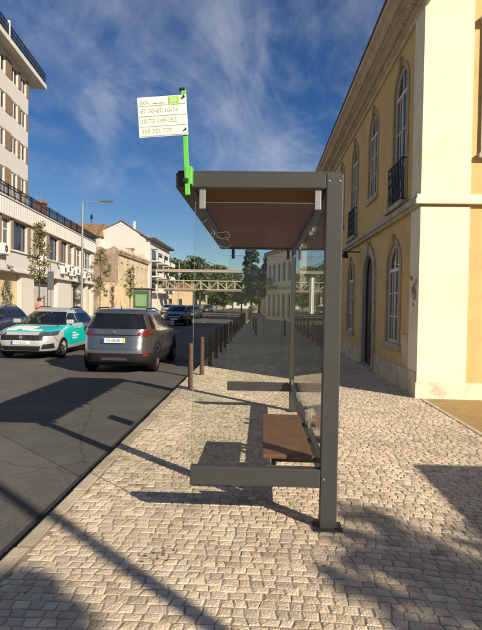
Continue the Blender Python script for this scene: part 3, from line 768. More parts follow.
MB().box(10.5, 11.6, .6, 1.6, 8.85, 10.1).box(10.4, 11.7, .5, 1.7, 10.1, 10.3).build('chimney', 'ruin_stain', ru)

wg = thing('white_gable_house', 'tall white house with blank gable end behind the ruined building', 'house', (-30.3, 98, 0))
ga = [(0, 0), (7.4, 0), (7.4, 14.4), (3.95, 16.6), (0, 14.7)]
MB().add([(x, 0, z) for x, z in ga]+[(x, 14, z) for x, z in ga], [(0, 1, 2, 3, 4), (5, 9, 8, 7, 6), (1, 6, 7, 2), (0, 4, 9, 5)]).build('wall', 'bright_white', wg)
MB().add([(-.3, -.15, 14.56), (3.95, -.15, 16.72), (7.7, -.15, 14.3), (-.3, 14.2, 14.56), (3.95, 14.2, 16.72), (7.7, 14.2, 14.3), (-.3, -.15, 14.68), (3.95, -.15, 16.86), (7.7, -.15, 14.42), (-.3, 14.2, 14.68), (3.95, 14.2, 16.86), (7.7, 14.2, 14.42)], [(0, 1, 7, 6), (1, 2, 8, 7), (6, 7, 10, 9), (7, 8, 11, 10), (3, 4, 10, 9), (4, 5, 11, 10), (0, 3, 9, 6), (2, 5, 11, 8)]).build('roof', 'roof_tile', wg)
MB().box(5.7, 6.1, 2, 2.4, 15, 17).build('chimney', 'bright_white', wg)
br = thing('brown_roof_house', 'house with broad brown tiled hip roof seen over the roof railing', 'house', (-42.5, 96, 0))
MB().box(0, 12.6, 0, 12, 0, 13.6).build('wall', 'white_plaster', br)
tr = MB()
for q in range(26):
    t = rk.uniform(.75, 1.2); a = -.5+q*.52; b = a+.50
    tr.add([(a, -.6, 13.55), (b, -.6, 13.55), (b*.86+.9, 6, 16.7), (a*.86+.9, 6, 16.7), ((a+b)/2, -.6, 13.72), ((a+b)/2*.86+.9, 6, 16.85)], [(0, 4, 5, 3), (4, 1, 2, 5), (0, 1, 4)], (t, t, t))
tr.add([(-.5, -.6, 13.54), (13, -.6, 13.54), (12.1, 6, 16.69), (.5, 6, 16.69), (-.5, 12.5, 13.54), (13, 12.5, 13.54)], [(0, 1, 2, 3), (3, 2, 5, 4), (0, 3, 4), (1, 5, 2)])
tr.build('roof', 'roof_tile', br)
MB().cyl((9.2, 6, 16.5), (9.2, 6, 18.6), .06, n=6).box(9.0, 9.4, 5.9, 6.1, 17.6, 18.4).build('vent_pipe', 'iron', br)
mo = thing('balcony_block', 'white modern block with projecting balconies beyond the ruined building', 'building', (-22.2, 104, 0), R(90))
MB().box(0, 22, 0, 10, 0, 14.0).build('wall', 'white_plaster', mo)
MB().box(-.6, 22.4, -1.2, 10.4, 14.01, 14.35).build('roof_slab', 'window_dark', mo)
for z in (3.6, 6.7, 9.8):
    for q in range(3):
        b_ = MB().box(1+q*7, 6.4+q*7, -1.7, 0, z, z+.22).box(1+q*7, 6.4+q*7, -1.7, -1.6, z+.221, z+.85).build('balcony', 'bright_white', mo)
        MB().box(1.6+q*7, 5.8+q*7, -.06, 0, z+.3, z+2.5).build('balcony_door', 'pane_blue', mo)
for z in (1.0, 4.2, 7.3, 10.6): MB().box(-.06, 0, 2.5, 3.7, z, z+1.5).build('window', 'pane_blue', mo)
# low pinkish houses beyond, glimpsed under the bridge
for k, (x, y, w_, h_, m, lb_) in enumerate([(-27.5, 134, 10, 5.2, 'cream_wall', 'low cream house glimpsed under the left end of the footbridge'), (-12.5, 190, 9, 7, 'bright_white', 'pale distant house closing the end of the street')]):
    hh = thing('distant_house', lb_, 'house', (x, y, 0))
    hs_ = [(1.0+q*2.6, 2.1+q*2.6, 1.0, 2.6) for q in range(int(w_/2.8))]
    holewall(MB(), 0, w_, 0, h_, hs_, 1, .2).build('wall', m, hh)
    MB().box(0, w_, .25, 9, .01, h_-.01).build('core', 'window_dark', hh)
    MB().add([(-.3, -.4, h_), (w_+.3, -.4, h_), (w_, 4.5, h_+1.8), (0, 4.5, h_+1.8), (-.3, 9.3, h_), (w_+.3, 9.3, h_)], [(0, 1, 2, 3), (3, 2, 5, 4), (0, 3, 4), (1, 5, 2), (0, 4, 5, 1)]).build('roof', 'roof_tile', hh)

# second house on the right, beyond the yellow one
h2 = thing('cream_corner_house', 'pale cream two storey house with dark ground floor behind the shelter glass', 'house', (2.95, 50, 0), math.atan2(8, -2.4))
W2 = 8.35
hw = [(.7+q*1.55, 1.5+q*1.55, z, z+zh) for q in range(5) for z, zh in ((.3, 2.4), (3.9, 1.9))]
holewall(MB(), 0, W2, 0, 6.9, hw, -1, .25).build('street_wall', 'cream_plaster', h2)
for a, b, c, d in hw:
    wo = MB().ring(rect_outline(a+.002, b-.002, c+.002, d-.002), rect_outline(a+.08, b-.08, c+.08, d-.08), idf, -.22, -.14).build('window', 'window_white', h2)
    MB().add([(a+.04, -.18, c+.04), (b-.04, -.18, c+.04), (b-.04, -.18, d-.04), (a+.04, -.18, d-.04)], [(0, 1, 2, 3)]).build('pane', 'pane', wo)
MB().box(0, W2, -7, -.3, .01, 6.85).build('core', 'cream_plaster', h2)
MB().box(-.3, W2+.3, -7.3, .25, 6.901, 7.15).build('cornice', 'stone_trim', h2)
MB().add([(-.3, .4, 7.15), (W2+.3, .4, 7.15), (W2, -3, 8.6), (0, -3, 8.6), (-.3, -7, 7.15), (W2+.3, -7, 7.15)], [(0, 1, 2, 3), (3, 2, 5, 4), (0, 3, 4), (1, 5, 2)]).build('roof', 'roof_tile', h2)
MB().box(0, W2, 0, .10, 3.2, 3.4).build('string_course', 'stone_trim', h2)
MB().box(4.2, 7.6, 0, .7, 3.41, 3.5).build('balcony_slab', 'stone_trim', h2)
bl = MB().box(4.2, 7.6, .64, .68, 4.3, 4.34)
for q in range(18): bl.box(4.2+q*.2, 4.225+q*.2, .645, .675, 3.5, 4.3)
bl.build('balcony_railing', 'iron', h2)
gw = thing('garden_wall', 'long shaded plaster wall joining the two houses on the right', 'wall', (2.8, 33.4, 0))
MB().box(0, .35, 0, 16.4, 0, 2.7).build('wall_face', 'cream_plaster', gw)
MB().box(-.06, .41, 0, 16.4, 2.701, 2.82).build('coping', 'stone_trim', gw)
h3 = thing('garden_wall', 'low shaded wall farthest along the right pavement below dark trees', 'wall', (.75, 58.6, 0), math.atan2(40, -1.0))
MB().box(0, 40, -.35, 0, 0, 2.3).build('wall_face', 'plinth_plaster', h3)
MB().box(-.05, 40.05, -.42, .06, 2.301, 2.42).build('coping', 'stone_trim', h3)

# ------------------------------------------------------------------ footbridge
fb = thing('footbridge', 'roofed steel truss footbridge spanning the street in the distance', 'footbridge', (-24, 112, 0))
LB = 25.5; zb, zt, zr = 4.15, 6.5, 8.55
MB().box(0, LB, 0, 2.6, zb, zb+.32).build('deck', 'bridge_dark', fb)
for yy in (0, 2.45):
    tm = MB().box(0, LB, yy-.001, yy+.12, zb+.321, zb+.55).box(0, LB, yy, yy+.12, zt-.2, zt); k = 14
    for q in range(k):
        a = LB*q/k; b = LB*(q+1)/k
        tm.box(a, a+.16, yy+.005, yy+.115, zb+.55, zt-.2)
        p, r_ = ((a, zb+.55), (b, zt-.2)) if q % 2 else ((b, zb+.55), (a, zt-.2))
        tm.cyl((p[0], yy+.06, p[1]), (r_[0], yy+.06, r_[1]), .075, n=6)
    tm.build('truss', 'bridge_cream', fb)
for q in range(8):
    a = LB*q/7; MB().box(a-.07 if q else 0, a+.07, 1.2, 1.4, zt, zr-.25).build('roof_post', 'bridge_dark', fb)
MB().add([(0, -.5, zr-.1), (LB, -.5, zr-.1), (LB, 1.3, zr+.35), (0, 1.3, zr+.35), (0, 3.1, zr-.1), (LB, 3.1, zr-.1), (0, -.5, zr-.34), (LB, -.5, zr-.34), (0, 3.1, zr-.34), (LB, 3.1, zr-.34)], [(0, 1, 2, 3), (3, 2, 5, 4), (6, 7, 1, 0), (8, 4, 5, 9), (6, 8, 9, 7), (0, 3, 4, 8, 6), (1, 7, 9, 5, 2)]).build('roof', 'bridge_cream', fb)
for x in (1.0, 10.6, 12.0, 24.6): MB().box(x, x+.4, 1.0, 1.5, 0, zb-.001).build('pier', 'bridge_cream', fb)

# ------------------------------------------------------------------ trees
def leaves(mb, centre, rad, n, size, rnd, shape=None, dark=1.0):
    for _ in range(n):
        while True:
            p = Vector((rnd.uniform(-1, 1), rnd.uniform(-1, 1), rnd.uniform(-1, 1)))
            if p.length < 1: break
        p = p*(0.55+.45*p.length) if rnd.random() < .5 else p
        p = Vector((p.x*rad[0], p.y*rad[1], p.z*rad[2]))+Vector(centre)
        a = Vector((rnd.gauss(0, 1), rnd.gauss(0, 1), rnd.gauss(0, 1))).normalized(); b = a.orthogonal().normalized(); c = a.cross(b)
        s_ = size*rnd.uniform(.6, 1.35); t = dark*rnd.uniform(.6, 1.4); tt = (t*rnd.uniform(.9, 1.25), t, t*rnd.uniform(.7, 1.1))
        mb.add([p-b*s_, p+c*s_*.55, p+b*s_, p-c*s_*.55], [(0, 1, 2, 3)], tt)
def tree(name, label, loc, h, th, rad, nl, leaf, m, seed, group=None, clumps=22, tr=.2, lean=(0, 0), cs=1.0):
    rnd = random.Random(seed); t = thing(name, label, 'tree', loc, rnd.uniform(0, 6), group)
    tb = MB(); top = Vector((lean[0], lean[1], h*.8)); fork = Vector((lean[0]*.4, lean[1]*.4, th))
    tb.tube([Vector((0, 0, -.1)), fork*.5+Vector((rnd.uniform(-.1, .1), rnd.uniform(-.1, .1), 0))*tr, fork, top], [tr, tr*.8, tr*.65, tr*.15], 8)
    lm = MB(); cz = (th+h)/2
    for k in range(clumps):
        a = rnd.uniform(0, 6.283); q = rnd.uniform(-1, 1); rr_ = math.sqrt(1-q*q)*rnd.uniform(.35, 1)
        c = Vector((rad*rr_*math.cos(a)+lean[0], rad*rr_*math.sin(a)+lean[1], cz+q*(h-th)*.46))
        if k < 12:
            s0 = fork.lerp(top, rnd.uniform(0, .7)); md = s0.lerp(c, .5)+Vector((0, 0, .1*rad)); tb.tube([s0, md, c], [tr*.32, tr*.2, tr*.05], 6)
        s_ = rad*rnd.uniform(.28, .5)*cs
        leaves(lm, c, (s_, s_, s_*rnd.uniform(.6, .9)), int(nl/clumps), leaf, rnd, dark=rnd.uniform(.75, 1.25))
    tb.build('trunk', 'bark', t); lm.build('crown', m, t); return t
# distant trees beyond the footbridge
gt = 'trees behind the footbridge'
far_trees = [(-30, 128, 12.5, 5.0, 'leaf', 'tall green tree behind the left end of the footbridge'), (-23.5, 138, 13.0, 5.5, 'leaf', 'broad green tree second from left behind the footbridge'),
             (-17.5, 142, 13.2, 5.2, 'leaf', 'bright green tree above the middle left of the footbridge'), (-12.5, 148, 11.8, 4.6, 'leaf', 'green tree above the middle of the footbridge'),
             (-8.2, 152, 10.2, 4.0, 'leaf', 'lower green tree right of the middle of the footbridge'), (-16, 170, 8.5, 5.0, 'leaf_dark', 'dark low tree seen beneath the footbridge deck'),
             (-9.5, 135, 6.6, 3.0, 'leaf', 'small roadside tree seen beneath the footbridge near its pier')]
for i, (x, y, h, r_, m, lb_) in enumerate(far_trees): tree('broadleaf_tree', lb_, (x, y, 0), h, h*.22, r_, 5200, .34, m, 40+i, gt, clumps=34, tr=.28)
# dark conifer and shrubs at right end of the bridge
t = thing('conifer_tree', 'dark tall conifer at the right end of the footbridge', 'tree', (-1.9, 101, 0), 0)
MB().tube([Vector((0, 0, 0)), Vector((0, 0, 6)), Vector((0, 0, 12.3))], [.3, .2, .03], 8).build('trunk', 'bark', t)
lm = MB(); rnd = random.Random(77)
for k in range(95):
    z = rnd.uniform(2.2, 12.0); rr_ = 2.6*(1-((z-2.2)/10.4)**1.6)+.35; a = rnd.uniform(0, 6.28); q = rnd.uniform(.3, 1)*rr_
    leaves(lm, (q*math.cos(a), q*math.sin(a), z), (.7, .7, .5), 65, .26, rnd, dark=rnd.uniform(.7, 1.3))
lm.build('crown', 'leaf_dark', t)
for i, (x, y, h, r_, m, lb_) in enumerate([(-.4, 92, 7.2, 2.6, 'leaf_dark', 'dark rounded tree below the conifer at the far pavement'), (1.9, 72, 8.4, 2.3, 'leaf_dark', 'dark tree beside the cream corner house'), (-4.4, 118, 6.5, 2.8, 'leaf', 'green tree between road and conifer')]):
    tree('broadleaf_tree', lb_, (x, y, 0), h, h*.28, r_, 4200, .26, m, 60+i, 'trees at the right end of the footbridge', clumps=30, tr=.22)
# street saplings on the far pavement
def sapling(x, y, h, th, r_, lab, seed, nl=620):
    rnd = random.Random(seed); t = thing('young_street_tree', lab, 'tree', (x, y, 0), 0, 'young trees along the far pavement')
    tb = MB().tube([Vector((0, 0, 0)), Vector((.05, 0, th)), Vector((-.03, .02, h*.95))], [.06, .045, .012], 8); lm = MB()
    for k in range(40):
        z = th+(h-th)*(k+.5)/40; a = rnd.uniform(0, 6.28); q = r_*rnd.uniform(.15, .9)*(1-.5*abs(2*(z-th)/(h-th)-.9))
        c = Vector((q*math.cos(a), q*math.sin(a), z)); tb.tube([Vector((0, 0, z-.4)), c], [.018, .006], 5)
        leaves(lm, c, (.26, .26, .24), nl//22, .08, rnd, dark=rnd.uniform(.8, 1.2))
    tb.build('trunk', 'bark', t); lm.build('crown', 'leaf_olive', t)
    s_ = MB()
    for dx in (-.3, .3): s_.cyl((dx, .1, 0), (dx, .1, 1.9), .035, n=6)
    s_.box(-.3, .3, .08, .12, 1.7, 1.78).build('stakes', 'stake', t)
sapling(-13.6, 31.8, 6.3, 2.8, .75, 'thin young tree in front of the tower end of the white building', 1)
sapling(-15.6, 50.5, 6.6, 2.2, 1.25, 'leafy young tree by the far end of the white building', 2, 900)
sapling(-15.3, 61.0, 5.6, 2.2, .9, 'small young tree in front of the ruined building', 3)

# ------------------------------------------------------------------ street furniture across the road
lm_ = thing('street_lamp', 'tall grey street lamp with single arm over the far pavement', 'street lamp', (-13.75, 40, 0))
MB().cyl((0, 0, 0), (0, 0, .9), .11, .11, 12).cyl((0, 0, .9), (0, 0, 9.1), .095, .055, 12).build('pole', 'pole_grey', lm_)
MB().tube([Vector((0, 0, 9.08)), Vector((.3, 0, 9.2)), Vector((1.5, 0, 9.24))], [.05, .04, .035], 8).build('arm', 'pole_grey', lm_)
MB().cbox(1.4, 2.35, -.14, .14, 9.2, 9.32, .03).build('lamp_head', 'sign_back', lm_)
l2 = thing('street_lamp', 'slim far street lamp in front of the footbridge trees', 'street lamp', (-13.2, 84, 0))
MB().cyl((0, 0, 0), (0, 0, 8.2), .10, .06, 8).build('pole', 'pole_grey', l2); MB().cbox(-.1, 1.0, -.1, .1, 8.15, 8.3, .02).build('lamp_head', 'sign_back', l2)
l3 = thing('street_lamp', 'slim pole lamp beside the ruined building facade', 'street lamp', (-16.6, 79, 0))
MB().cyl((0, 0, 0), (0, 0, 9.6), .12, .07, 8).build('pole', 'pole_grey', l3); MB().cbox(-.1, .9, -.1, .1, 9.5, 9.65, .02).build('lamp_head', 'sign_back', l3)
sp = thing('sign_post', 'grey street sign panel on a post seen from its back', 'street sign', (-12.6, 31.2, 0))
MB().cyl((0, 0, 0), (0, 0, 3.4), .05, n=8).build('post', 'pole_grey', sp); MB().cbox(-.19, .19, -.06, -.02, 2.25, 3.35, .02).build('panel', 'sign_back', sp)
bs = thing('advert_shelter', 'far bus shelter with green advert panel on the opposite pavement', 'bus shelter', (-12.1, 50, 0))
MB().cbox(-.1, 1.45, -.12, .12, .25, 2.75, .03).build('advert_frame', 'sign_back', bs)
MB().box(.0, 1.35, -.14, -.121, .42, 2.6).build('advert', 'ad_green', bs)
MB().box(.12, 1.2, -.150, -.141, 1.25, 2.35).box(.2, .9, -.150, -.141, .7, .95).build('advert_print', 'ad_pale', bs)
MB().cbox(-.35, 1.6, -.2, 1.4, 2.80, 2.95, .03).build('roof', 'shelter_dark', bs)
for x, y in ((-.3, 1.3), (1.3, 1.3)): MB().box(x, x+.08, y, y+.08, 0, 2.8).build('post', 'shelter_dark', bs)
MB().box(-.2, 1.3, 1.32, 1.34, .3, 2.7).build('back_pane', 'shelter_glass', bs)

# ------------------------------------------------------------------ cars
def lerp_tab(tab, z):
    """Catmull-Rom style monotone interpolation in a table of rows (z, ...)"""
    if z <= tab[0][0]: return tab[0][1:]
    for i in range(len(tab)-1):
        a, b = tab[i], tab[i+1]
        if z <= b[0]:
            t = (z-a[0])/(b[0]-a[0]); p = tab[max(i-1, 0)]; q = tab[min(i+2, len(tab)-1)]; r_ = []
            for k in range(1, len(a)):
                d = (b[k]-a[k])/(b[0]-a[0])
                d0 = (a[k]-p[k])/(a[0]-p[0]) if i > 0 else d; d1 = (q[k]-b[k])/(q[0]-b[0]) if i+2 < len(tab) else d
                m0 = 0 if d*d0 <= 0 else 2*d*d0/(d+d0); m1 = 0 if d*d1 <= 0 else 2*d*d1/(d+d1)
                h = b[0]-a[0]; t2, t3 = t*t, t*t*t
                r_.append((2*t3-3*t2+1)*a[k]+(t3-2*t2+t)*h*m0+(-2*t3+3*t2)*b[k]+(t3-t2)*h*m1)
            return r_
    return tab[-1][1:]
class Body:
    def __init__(s, tab): s.tab = tab
    def S(s, th, z):
        yf, yr, w_, n = lerp_tab(s.tab, z); ym = (yf+yr)/2; l = (yf-yr)/2
        c, q = math.cos(th), math.sin(th)
        return Vector((w_*math.copysign(abs(q)**(2/n), q), ym-l*math.copysign(abs(c)**(2/n), c), z))
    def rear(s, x, z):
        yf, yr, w_, n = lerp_tab(s.tab, z); return math.copysign(math.asin(min(1, abs(x)/w_)**(n/2)), x)
    def front(s, x, z): return math.copysign(math.pi, x if x else 1)-s.rear(x, z)
    def side(s, y, z, sg=1):
        yf, yr, w_, n = lerp_tab(s.tab, z); ym = (yf+yr)/2; l = (yf-yr)/2
        c = max(-1, min(1, (ym-y)/l)); return sg*math.acos(math.copysign(abs(c)**(n/2), c))
    def shell(s, z0, z1, nz=26, nt=96, zs=None, cap=True):
        mb = MB(); zs = zs or [z0+(z1-z0)*i/nz for i in range(nz+1)]; k = len(zs)
        # even spacing in arc: use mixed parameter
        ths = [2*math.pi*i/nt for i in range(nt)]
        vs = [s.S(t, z) for z in zs for t in ths]
        fs = [(i*nt+j, i*nt+(j+1) % nt, (i+1)*nt+(j+1) % nt, (i+1)*nt+j) for i in range(k-1) for j in range(nt)]
        if cap: fs += [tuple(range(nt-1, -1, -1)), tuple((k-1)*nt+j for j in range(nt))]
        return mb.add(vs, fs)
    def patch(s, cs, off=.006, nu=10, nv=6, back=.02, shape=None):
        """cs: four (theta,z) corners bl, br, tr, tl; sheet lifted off the body with a rim"""
        mb = MB(); G = []; B = []
        for j in range(nv+1):
            for i in range(nu+1):
                u, v = i/nu, j/nv
                th = (cs[0][0]*(1-u)+cs[1][0]*u)*(1-v)+(cs[3][0]*(1-u)+cs[2][0]*u)*v
                z = (cs[0][1]*(1-u)+cs[1][1]*u)*(1-v)+(cs[3][1]*(1-u)+cs[2][1]*u)*v
                e = 1e-3; p = s.S(th, z); nrm = (s.S(th+e, z)-s.S(th-e, z)).cross(s.S(th, z+e)-s.S(th, z-e))
                nrm = nrm.normalized() if nrm.length > 1e-12 else Vector((0, 0, 1))
                if nrm.dot(p-Vector((0, 0, .6))) < 0: nrm = -nrm
                G.append(p+nrm*off); B.append(p-nrm*back)
        W = nu+1; fs = [(j*W+i, j*W+i+1, (j+1)*W+i+1, (j+1)*W+i) for j in range(nv) for i in range(nu)]
        bd = [i for i in range(W)]+[j*W+nu for j in range(1, nv+1)]+[nv*W+i for i in range(nu-1, -1, -1)]+[j*W for j in range(nv-1, 0, -1)]
        n = len(G); fs += [(bd[k], bd[(k+1) % len(bd)], n+bd[(k+1) % len(bd)], n+bd[k]) for k in range(len(bd))]
        return mb.add(G+B, fs)
def cutwheels(o, ys, r_, w_, zc_):
    cutters = []
    for y in ys:
        c = MB().cyl((-w_-.3, y, zc_), (w_+.3, y, zc_), r_, n=36).build('cutter', 'black'); cutters.append(c)
        md = o.modifiers.new('b', 'BOOLEAN'); md.operation = 'DIFFERENCE'; md.solver = 'EXACT'; md.object = c
    bake(o)
    for c in cutters: bpy.data.objects.remove(c)
def wheel(parent, x, y, r_, sg, style=5):
    M = Matrix.Translation((x, y, r_)) @ Matrix.Rotation(R(90)*sg, 4, 'Y')
    w_ = MB().lathe([(r_*.62, -.10), (r_*.93, -.10), (r_*.99, -.075), (r_, -.03), (r_, .05), (r_*.985, .085), (r_*.93, .105), (r_*.70, .11), (r_*.64, .095), (r_*.62, .07)], M, 32).build('wheel', 'rubber', parent, smooth=True)
    rm = MB().lathe([(r_*.645, .085), (r_*.64, .10), (r_*.585, .10), (r_*.57, .06), (r_*.56, .0)], M, 32); rm.lathe([(0, .085), (.05, .085), (.065, .07), (.065, .02)], M, 14)
    for k in range(style):
        a = 2*math.pi*k/style
        for da in (-.13, .13):
            Mk = M @ Matrix.Rotation(a+da, 4, 'Z'); rm.box(.04, r_*.6, -.022, .022, .055, .082, Mk)
    rm.build('rim', 'rim', w_); MB().lathe([(0, .012), (r_*.60, .012)], M, 24).build('brake_disc', 'black', w_)
def common(t, B, P, paint):
    """shell, cladding, glass, wheels shared by all cars"""
    zc_ = P['clad']; H = P['H']
    zs = [zc_+(P['belt']-zc_)*i/12 for i in range(13)]+[P['belt']+(H-.10-P['belt'])*i/14 for i in range(1, 15)]+[H-.10+.10*i/7 for i in range(1, 8)]
    b = B.shell(0, 0, zs=zs).build('body', paint, t, smooth=True); cutwheels(b, P['wy'], P['wr']+.055, 1.0, P['wr'])
    c = B.shell(P['z0'], zc_-.001, nz=8).build('lower_cladding', P.get('cladm', 'cladding'), t, smooth=True); cutwheels(c, P['wy'], P['wr']+.055, 1.0, P['wr'])
    for o in (b, c):
        try: o.data.set_sharp_from_angle(angle=R(35))
        except Exception: pass
    MB().box(-.55, .55, P['wy'][0]-.3, P['wy'][1]+.3, P['z0']+.03, .58).build('underbody', 'black', t)
    for y in P['wy']:
        for sg in (-1, 1):
            wheel(t, sg*(P['tw']), y, P['wr'], sg, P.get('spokes', 5))
    # panel gaps, side glass
    g0, g1 = P['belt']+.035, H-.17
    for sg in (-1, 1):
        for (ya0, yb0, ya1, yb1) in P['sidewin']:
            cs = [(B.side(ya0, g0, sg), g0), (B.side(yb0, g0, sg), g0), (B.side(yb1, g1, sg), g1), (B.side(ya1, g1, sg), g1)]
            B.patch(cs, .004, 10, 6).build('side_window', 'car_glass', t, smooth=False)
        for y in P['gaps']:
            za, zb2 = zc_+.02, P['belt']+.02
            B.patch([(B.side(y-.006, za, sg), za), (B.side(y+.006, za, sg), za), (B.side(y+.006, zb2, sg), zb2), (B.side(y-.006, zb2, sg), zb2)], .0025, 1, 10).build('panel_gap', 'seam', t)
        for y in P['handles']:
            za = P['belt']-.13
            B.patch([(B.side(y-.09, za, sg), za), (B.side(y+.09, za, sg), za), (B.side(y+.09, za+.03, sg), za+.03), (B.side(y-.09, za+.03, sg), za+.03)], .022, 4, 2).build('door_handle', paint, t)
        ym = P['mirror']; xb = B.S(B.side(ym, P['belt']+.06, sg), P['belt']+.06).x
        MB().cbox(min(xb-.02*sg, xb+.20*sg), max(xb-.02*sg, xb+.20*sg), ym-.06, ym+.07, P['belt']+.03, P['belt']+.16, .03).build('mirror', P.get('mirrorm', paint), t)
    za, zb2 = P['belt']+.03, H-.13; xa, xt = P['wsx']
    B.patch([(B.front(-xa, za)+2*math.pi, za), (B.front(xa, za), za), (B.front(xt, zb2), zb2), (B.front(-xt, zb2)+2*math.pi, zb2)], .004, 14, 10).build('windshield', 'car_glass', t)
    za, zb2 = P['rz']; xa, xt = P['rwx']
    B.patch([(B.rear(-xa, za), za), (B.rear(xa, za), za), (B.rear(xt, zb2), zb2), (B.rear(-xt, zb2), zb2)], .004, 14, 8).build('rear_window', 'car_glass', t)
def plate(t, y, z, face, x=0, tilt=0, txt='05-08-80', yl=True):
    """registration plate; face=-1 looks to -y"""
    rz = 0 if face < 0 else math.pi
    p = MB().cbox(-.26, .26, -.006, .006, -.056, .056, .003).build('number_plate', 'plate_white', t, loc=(x, y, z), rot=(tilt, 0, rz))
    MB().box(-.256, -.215, -.0085, -.0062, -.052, .052).build('blue_strip', 'plate_blue', p)
    if yl: MB().box(.205, .256, -.0085, -.0062, -.052, .052).build('yellow_strip', 'plate_yellow', p)
    text(txt, .088, 'black', p, (-.005, -.0065, -.031), FR, align='CENTER')
TWO = 2*math.pi
SUVT = [(.20, 1.82, -1.86, .74, 5), (.26, 1.97, -2.0, .82, 5), (.36, 2.05, -2.07, .865, 5), (.52, 2.08, -2.085, .87, 5), (.70, 2.05, -2.05, .872, 5), (.84, 1.98, -2.02, .87, 5), (.93, 1.72, -2.0, .865, 5),
        (1.00, 1.10, -1.98, .845, 5), (1.06, .92, -1.95, .82, 5.5), (1.20, .66, -1.87, .755, 5.5), (1.34, .40, -1.78, .69, 5.5), (1.43, .18, -1.71, .645, 5.5), (1.49, -.05, -1.60, .57, 5), (1.525, -.35, -1.35, .43, 4.5), (1.54, -.62, -1.05, .22, 4)]
def suv(label, paint, loc, rz, rear=True):
    t = thing('parked_car' if not rear else 'suv_car', label, 'car', loc, rz); B = Body(SUVT)
    common(t, B, dict(clad=.50, z0=.20, H=1.54, belt=1.02, wy=(-1.26, 1.27), wr=.325, tw=.755, sidewin=[(-1.62, -1.02, -1.50, -1.02), (-.97, -.12, -.97, -.12), (-.07, .66, -.07, .12)], gaps=(-1.0, -.10, .86), handles=(-.86, .06), mirror=.70, wsx=(.72, .55), rwx=(.70, .57), rz=(1.06, 1.40), spokes=8), paint)
    if rear:
        for sg in (-1, 1):
            for yw in (-1.26, 1.27):
                am = MB(); rr0, rr1 = .375, .435; pa = []
                for q in range(15):
                    a_ = R(-12)+R(204)*q/14
                    for rr_ in (rr0, rr1):
                        yy = yw+rr_*math.cos(a_); zz = .325+rr_*math.sin(a_); xx = B.S(B.side(max(-2.0, min(2.0, yy)), max(zz, .22), sg), max(zz, .22)).x
                        pa += [(xx+.012*sg, yy, zz), (xx-.05*sg, yy, zz)]
                for q in range(14): b_ = q*4; am.f += [(b_, b_+4, b_+6, b_+2), (b_, b_+1, b_+5, b_+4), (b_+2, b_+6, b_+7, b_+3)]; am.t += [None]*3
                am.v = pa; am.build('wheel_arch_trim', 'cladding', t)
            z0, z1 = .90, 1.045
            lp_ = B.patch([(B.rear(.48*sg, .915), .915), (B.side(-1.80, .885, sg), .885), (B.side(-1.66, 1.055, sg), 1.055), (B.rear(.56*sg, 1.0), 1.0)], .016, 10, 5).build('tail_light', 'lamp_red', t)
            B.patch([(B.rear(.60*sg, .925), .925), (B.rear(.80*sg, .925), .925), (B.rear(.79*sg, .95), .95), (B.rear(.62*sg, .95), .95)], .02, 6, 2).build('lamp_strip', 'black', lp_)
            B.patch([(B.rear(.64*sg, .43), .43), (B.rear(.74*sg, .43), .43), (B.rear(.75*sg, .50), .50), (B.rear(.66*sg, .50), .50)], .012, 5, 3).build('rear_reflector', 'lamp_red', t)
            # hatch shut lines
            B.patch([(B.rear(.62*sg, .60), .60), (B.rear(.632*sg, .60), .60), (B.rear(.662*sg, .90), .90), (B.rear(.65*sg, .90), .90)], .002, 1, 6).build('panel_gap', 'seam', t)
            MB().tube([Vector((.585*sg, -1.45, 1.47)), Vector((.60*sg, -1.25, 1.535)), Vector((.61*sg, -.5, 1.545)), Vector((.615*sg, -.05, 1.475))], [.016, .018, .018, .014], 8).build('roof_rail', 'cladding', t)
        B.patch([(B.rear(-.62, .595), .595), (B.rear(.62, .595), .595), (B.rear(.62, .605), .605), (B.rear(-.62, .605), .605)], .002, 12, 1).build('panel_gap', 'seam', t)
        B.patch([(B.rear(-.50, .905), .905), (B.rear(.50, .905), .905), (B.rear(.50, .93), .93), (B.rear(-.50, .93), .93)], .010, 12, 2).build('hatch_trim', 'cladding', t)
        B.patch([(B.rear(-.62, 1.39), 1.39), (B.rear(.62, 1.39), 1.39), (B.rear(.56, 1.47), 1.47), (B.rear(-.56, 1.47), 1.47)], .045, 14, 3).build('spoiler', paint, t)
        B.patch([(B.rear(-.30, .345), .345), (B.rear(.30, .345), .345), (B.rear(.28, .40), .40), (B.rear(-.28, .40), .40)], .014, 8, 2).build('skid_trim', 'chrome', t)
        B.patch([(B.rear(-.66, .31), .31), (B.rear(.66, .31), .31), (B.rear(.60, .33), .33), (B.rear(-.60, .33), .33)], .012, 8, 2).build('bumper_trim', 'black', t)
        plate(t, -2.088, .80, -1, tilt=R(-4), txt='05-08-80')
        MB().lathe([(0, .008), (.035, .008), (.042, 0)], Matrix.Translation((0, -2.028, .985)) @ Matrix.Rotation(R(90), 4, 'X'), 12).build('emblem', 'chrome', t)
        B.patch([(B.rear(.52, .865), .865), (B.rear(.66, .865), .865), (B.rear(.66, .885), .885), (B.rear(.52, .885), .885)], .004, 4, 1).build('model_badge', 'chrome', t)
        MB().tube([Vector((0, -1.93, 1.09)), Vector((-.30, -1.91, 1.14))], [.012, .008], 6).build('rear_wiper', 'black', t)
        MB().tube([Vector((0, -1.42, 1.51)), Vector((0, -1.52, 1.70))], [.012, .005], 6).build('antenna', 'black', t)
    return t, B
s1, _ = suv('bronze grey crossover car seen from behind on the road by the kerb', 'paint_bronze', (-3.38, 14.12, RZ), 0)
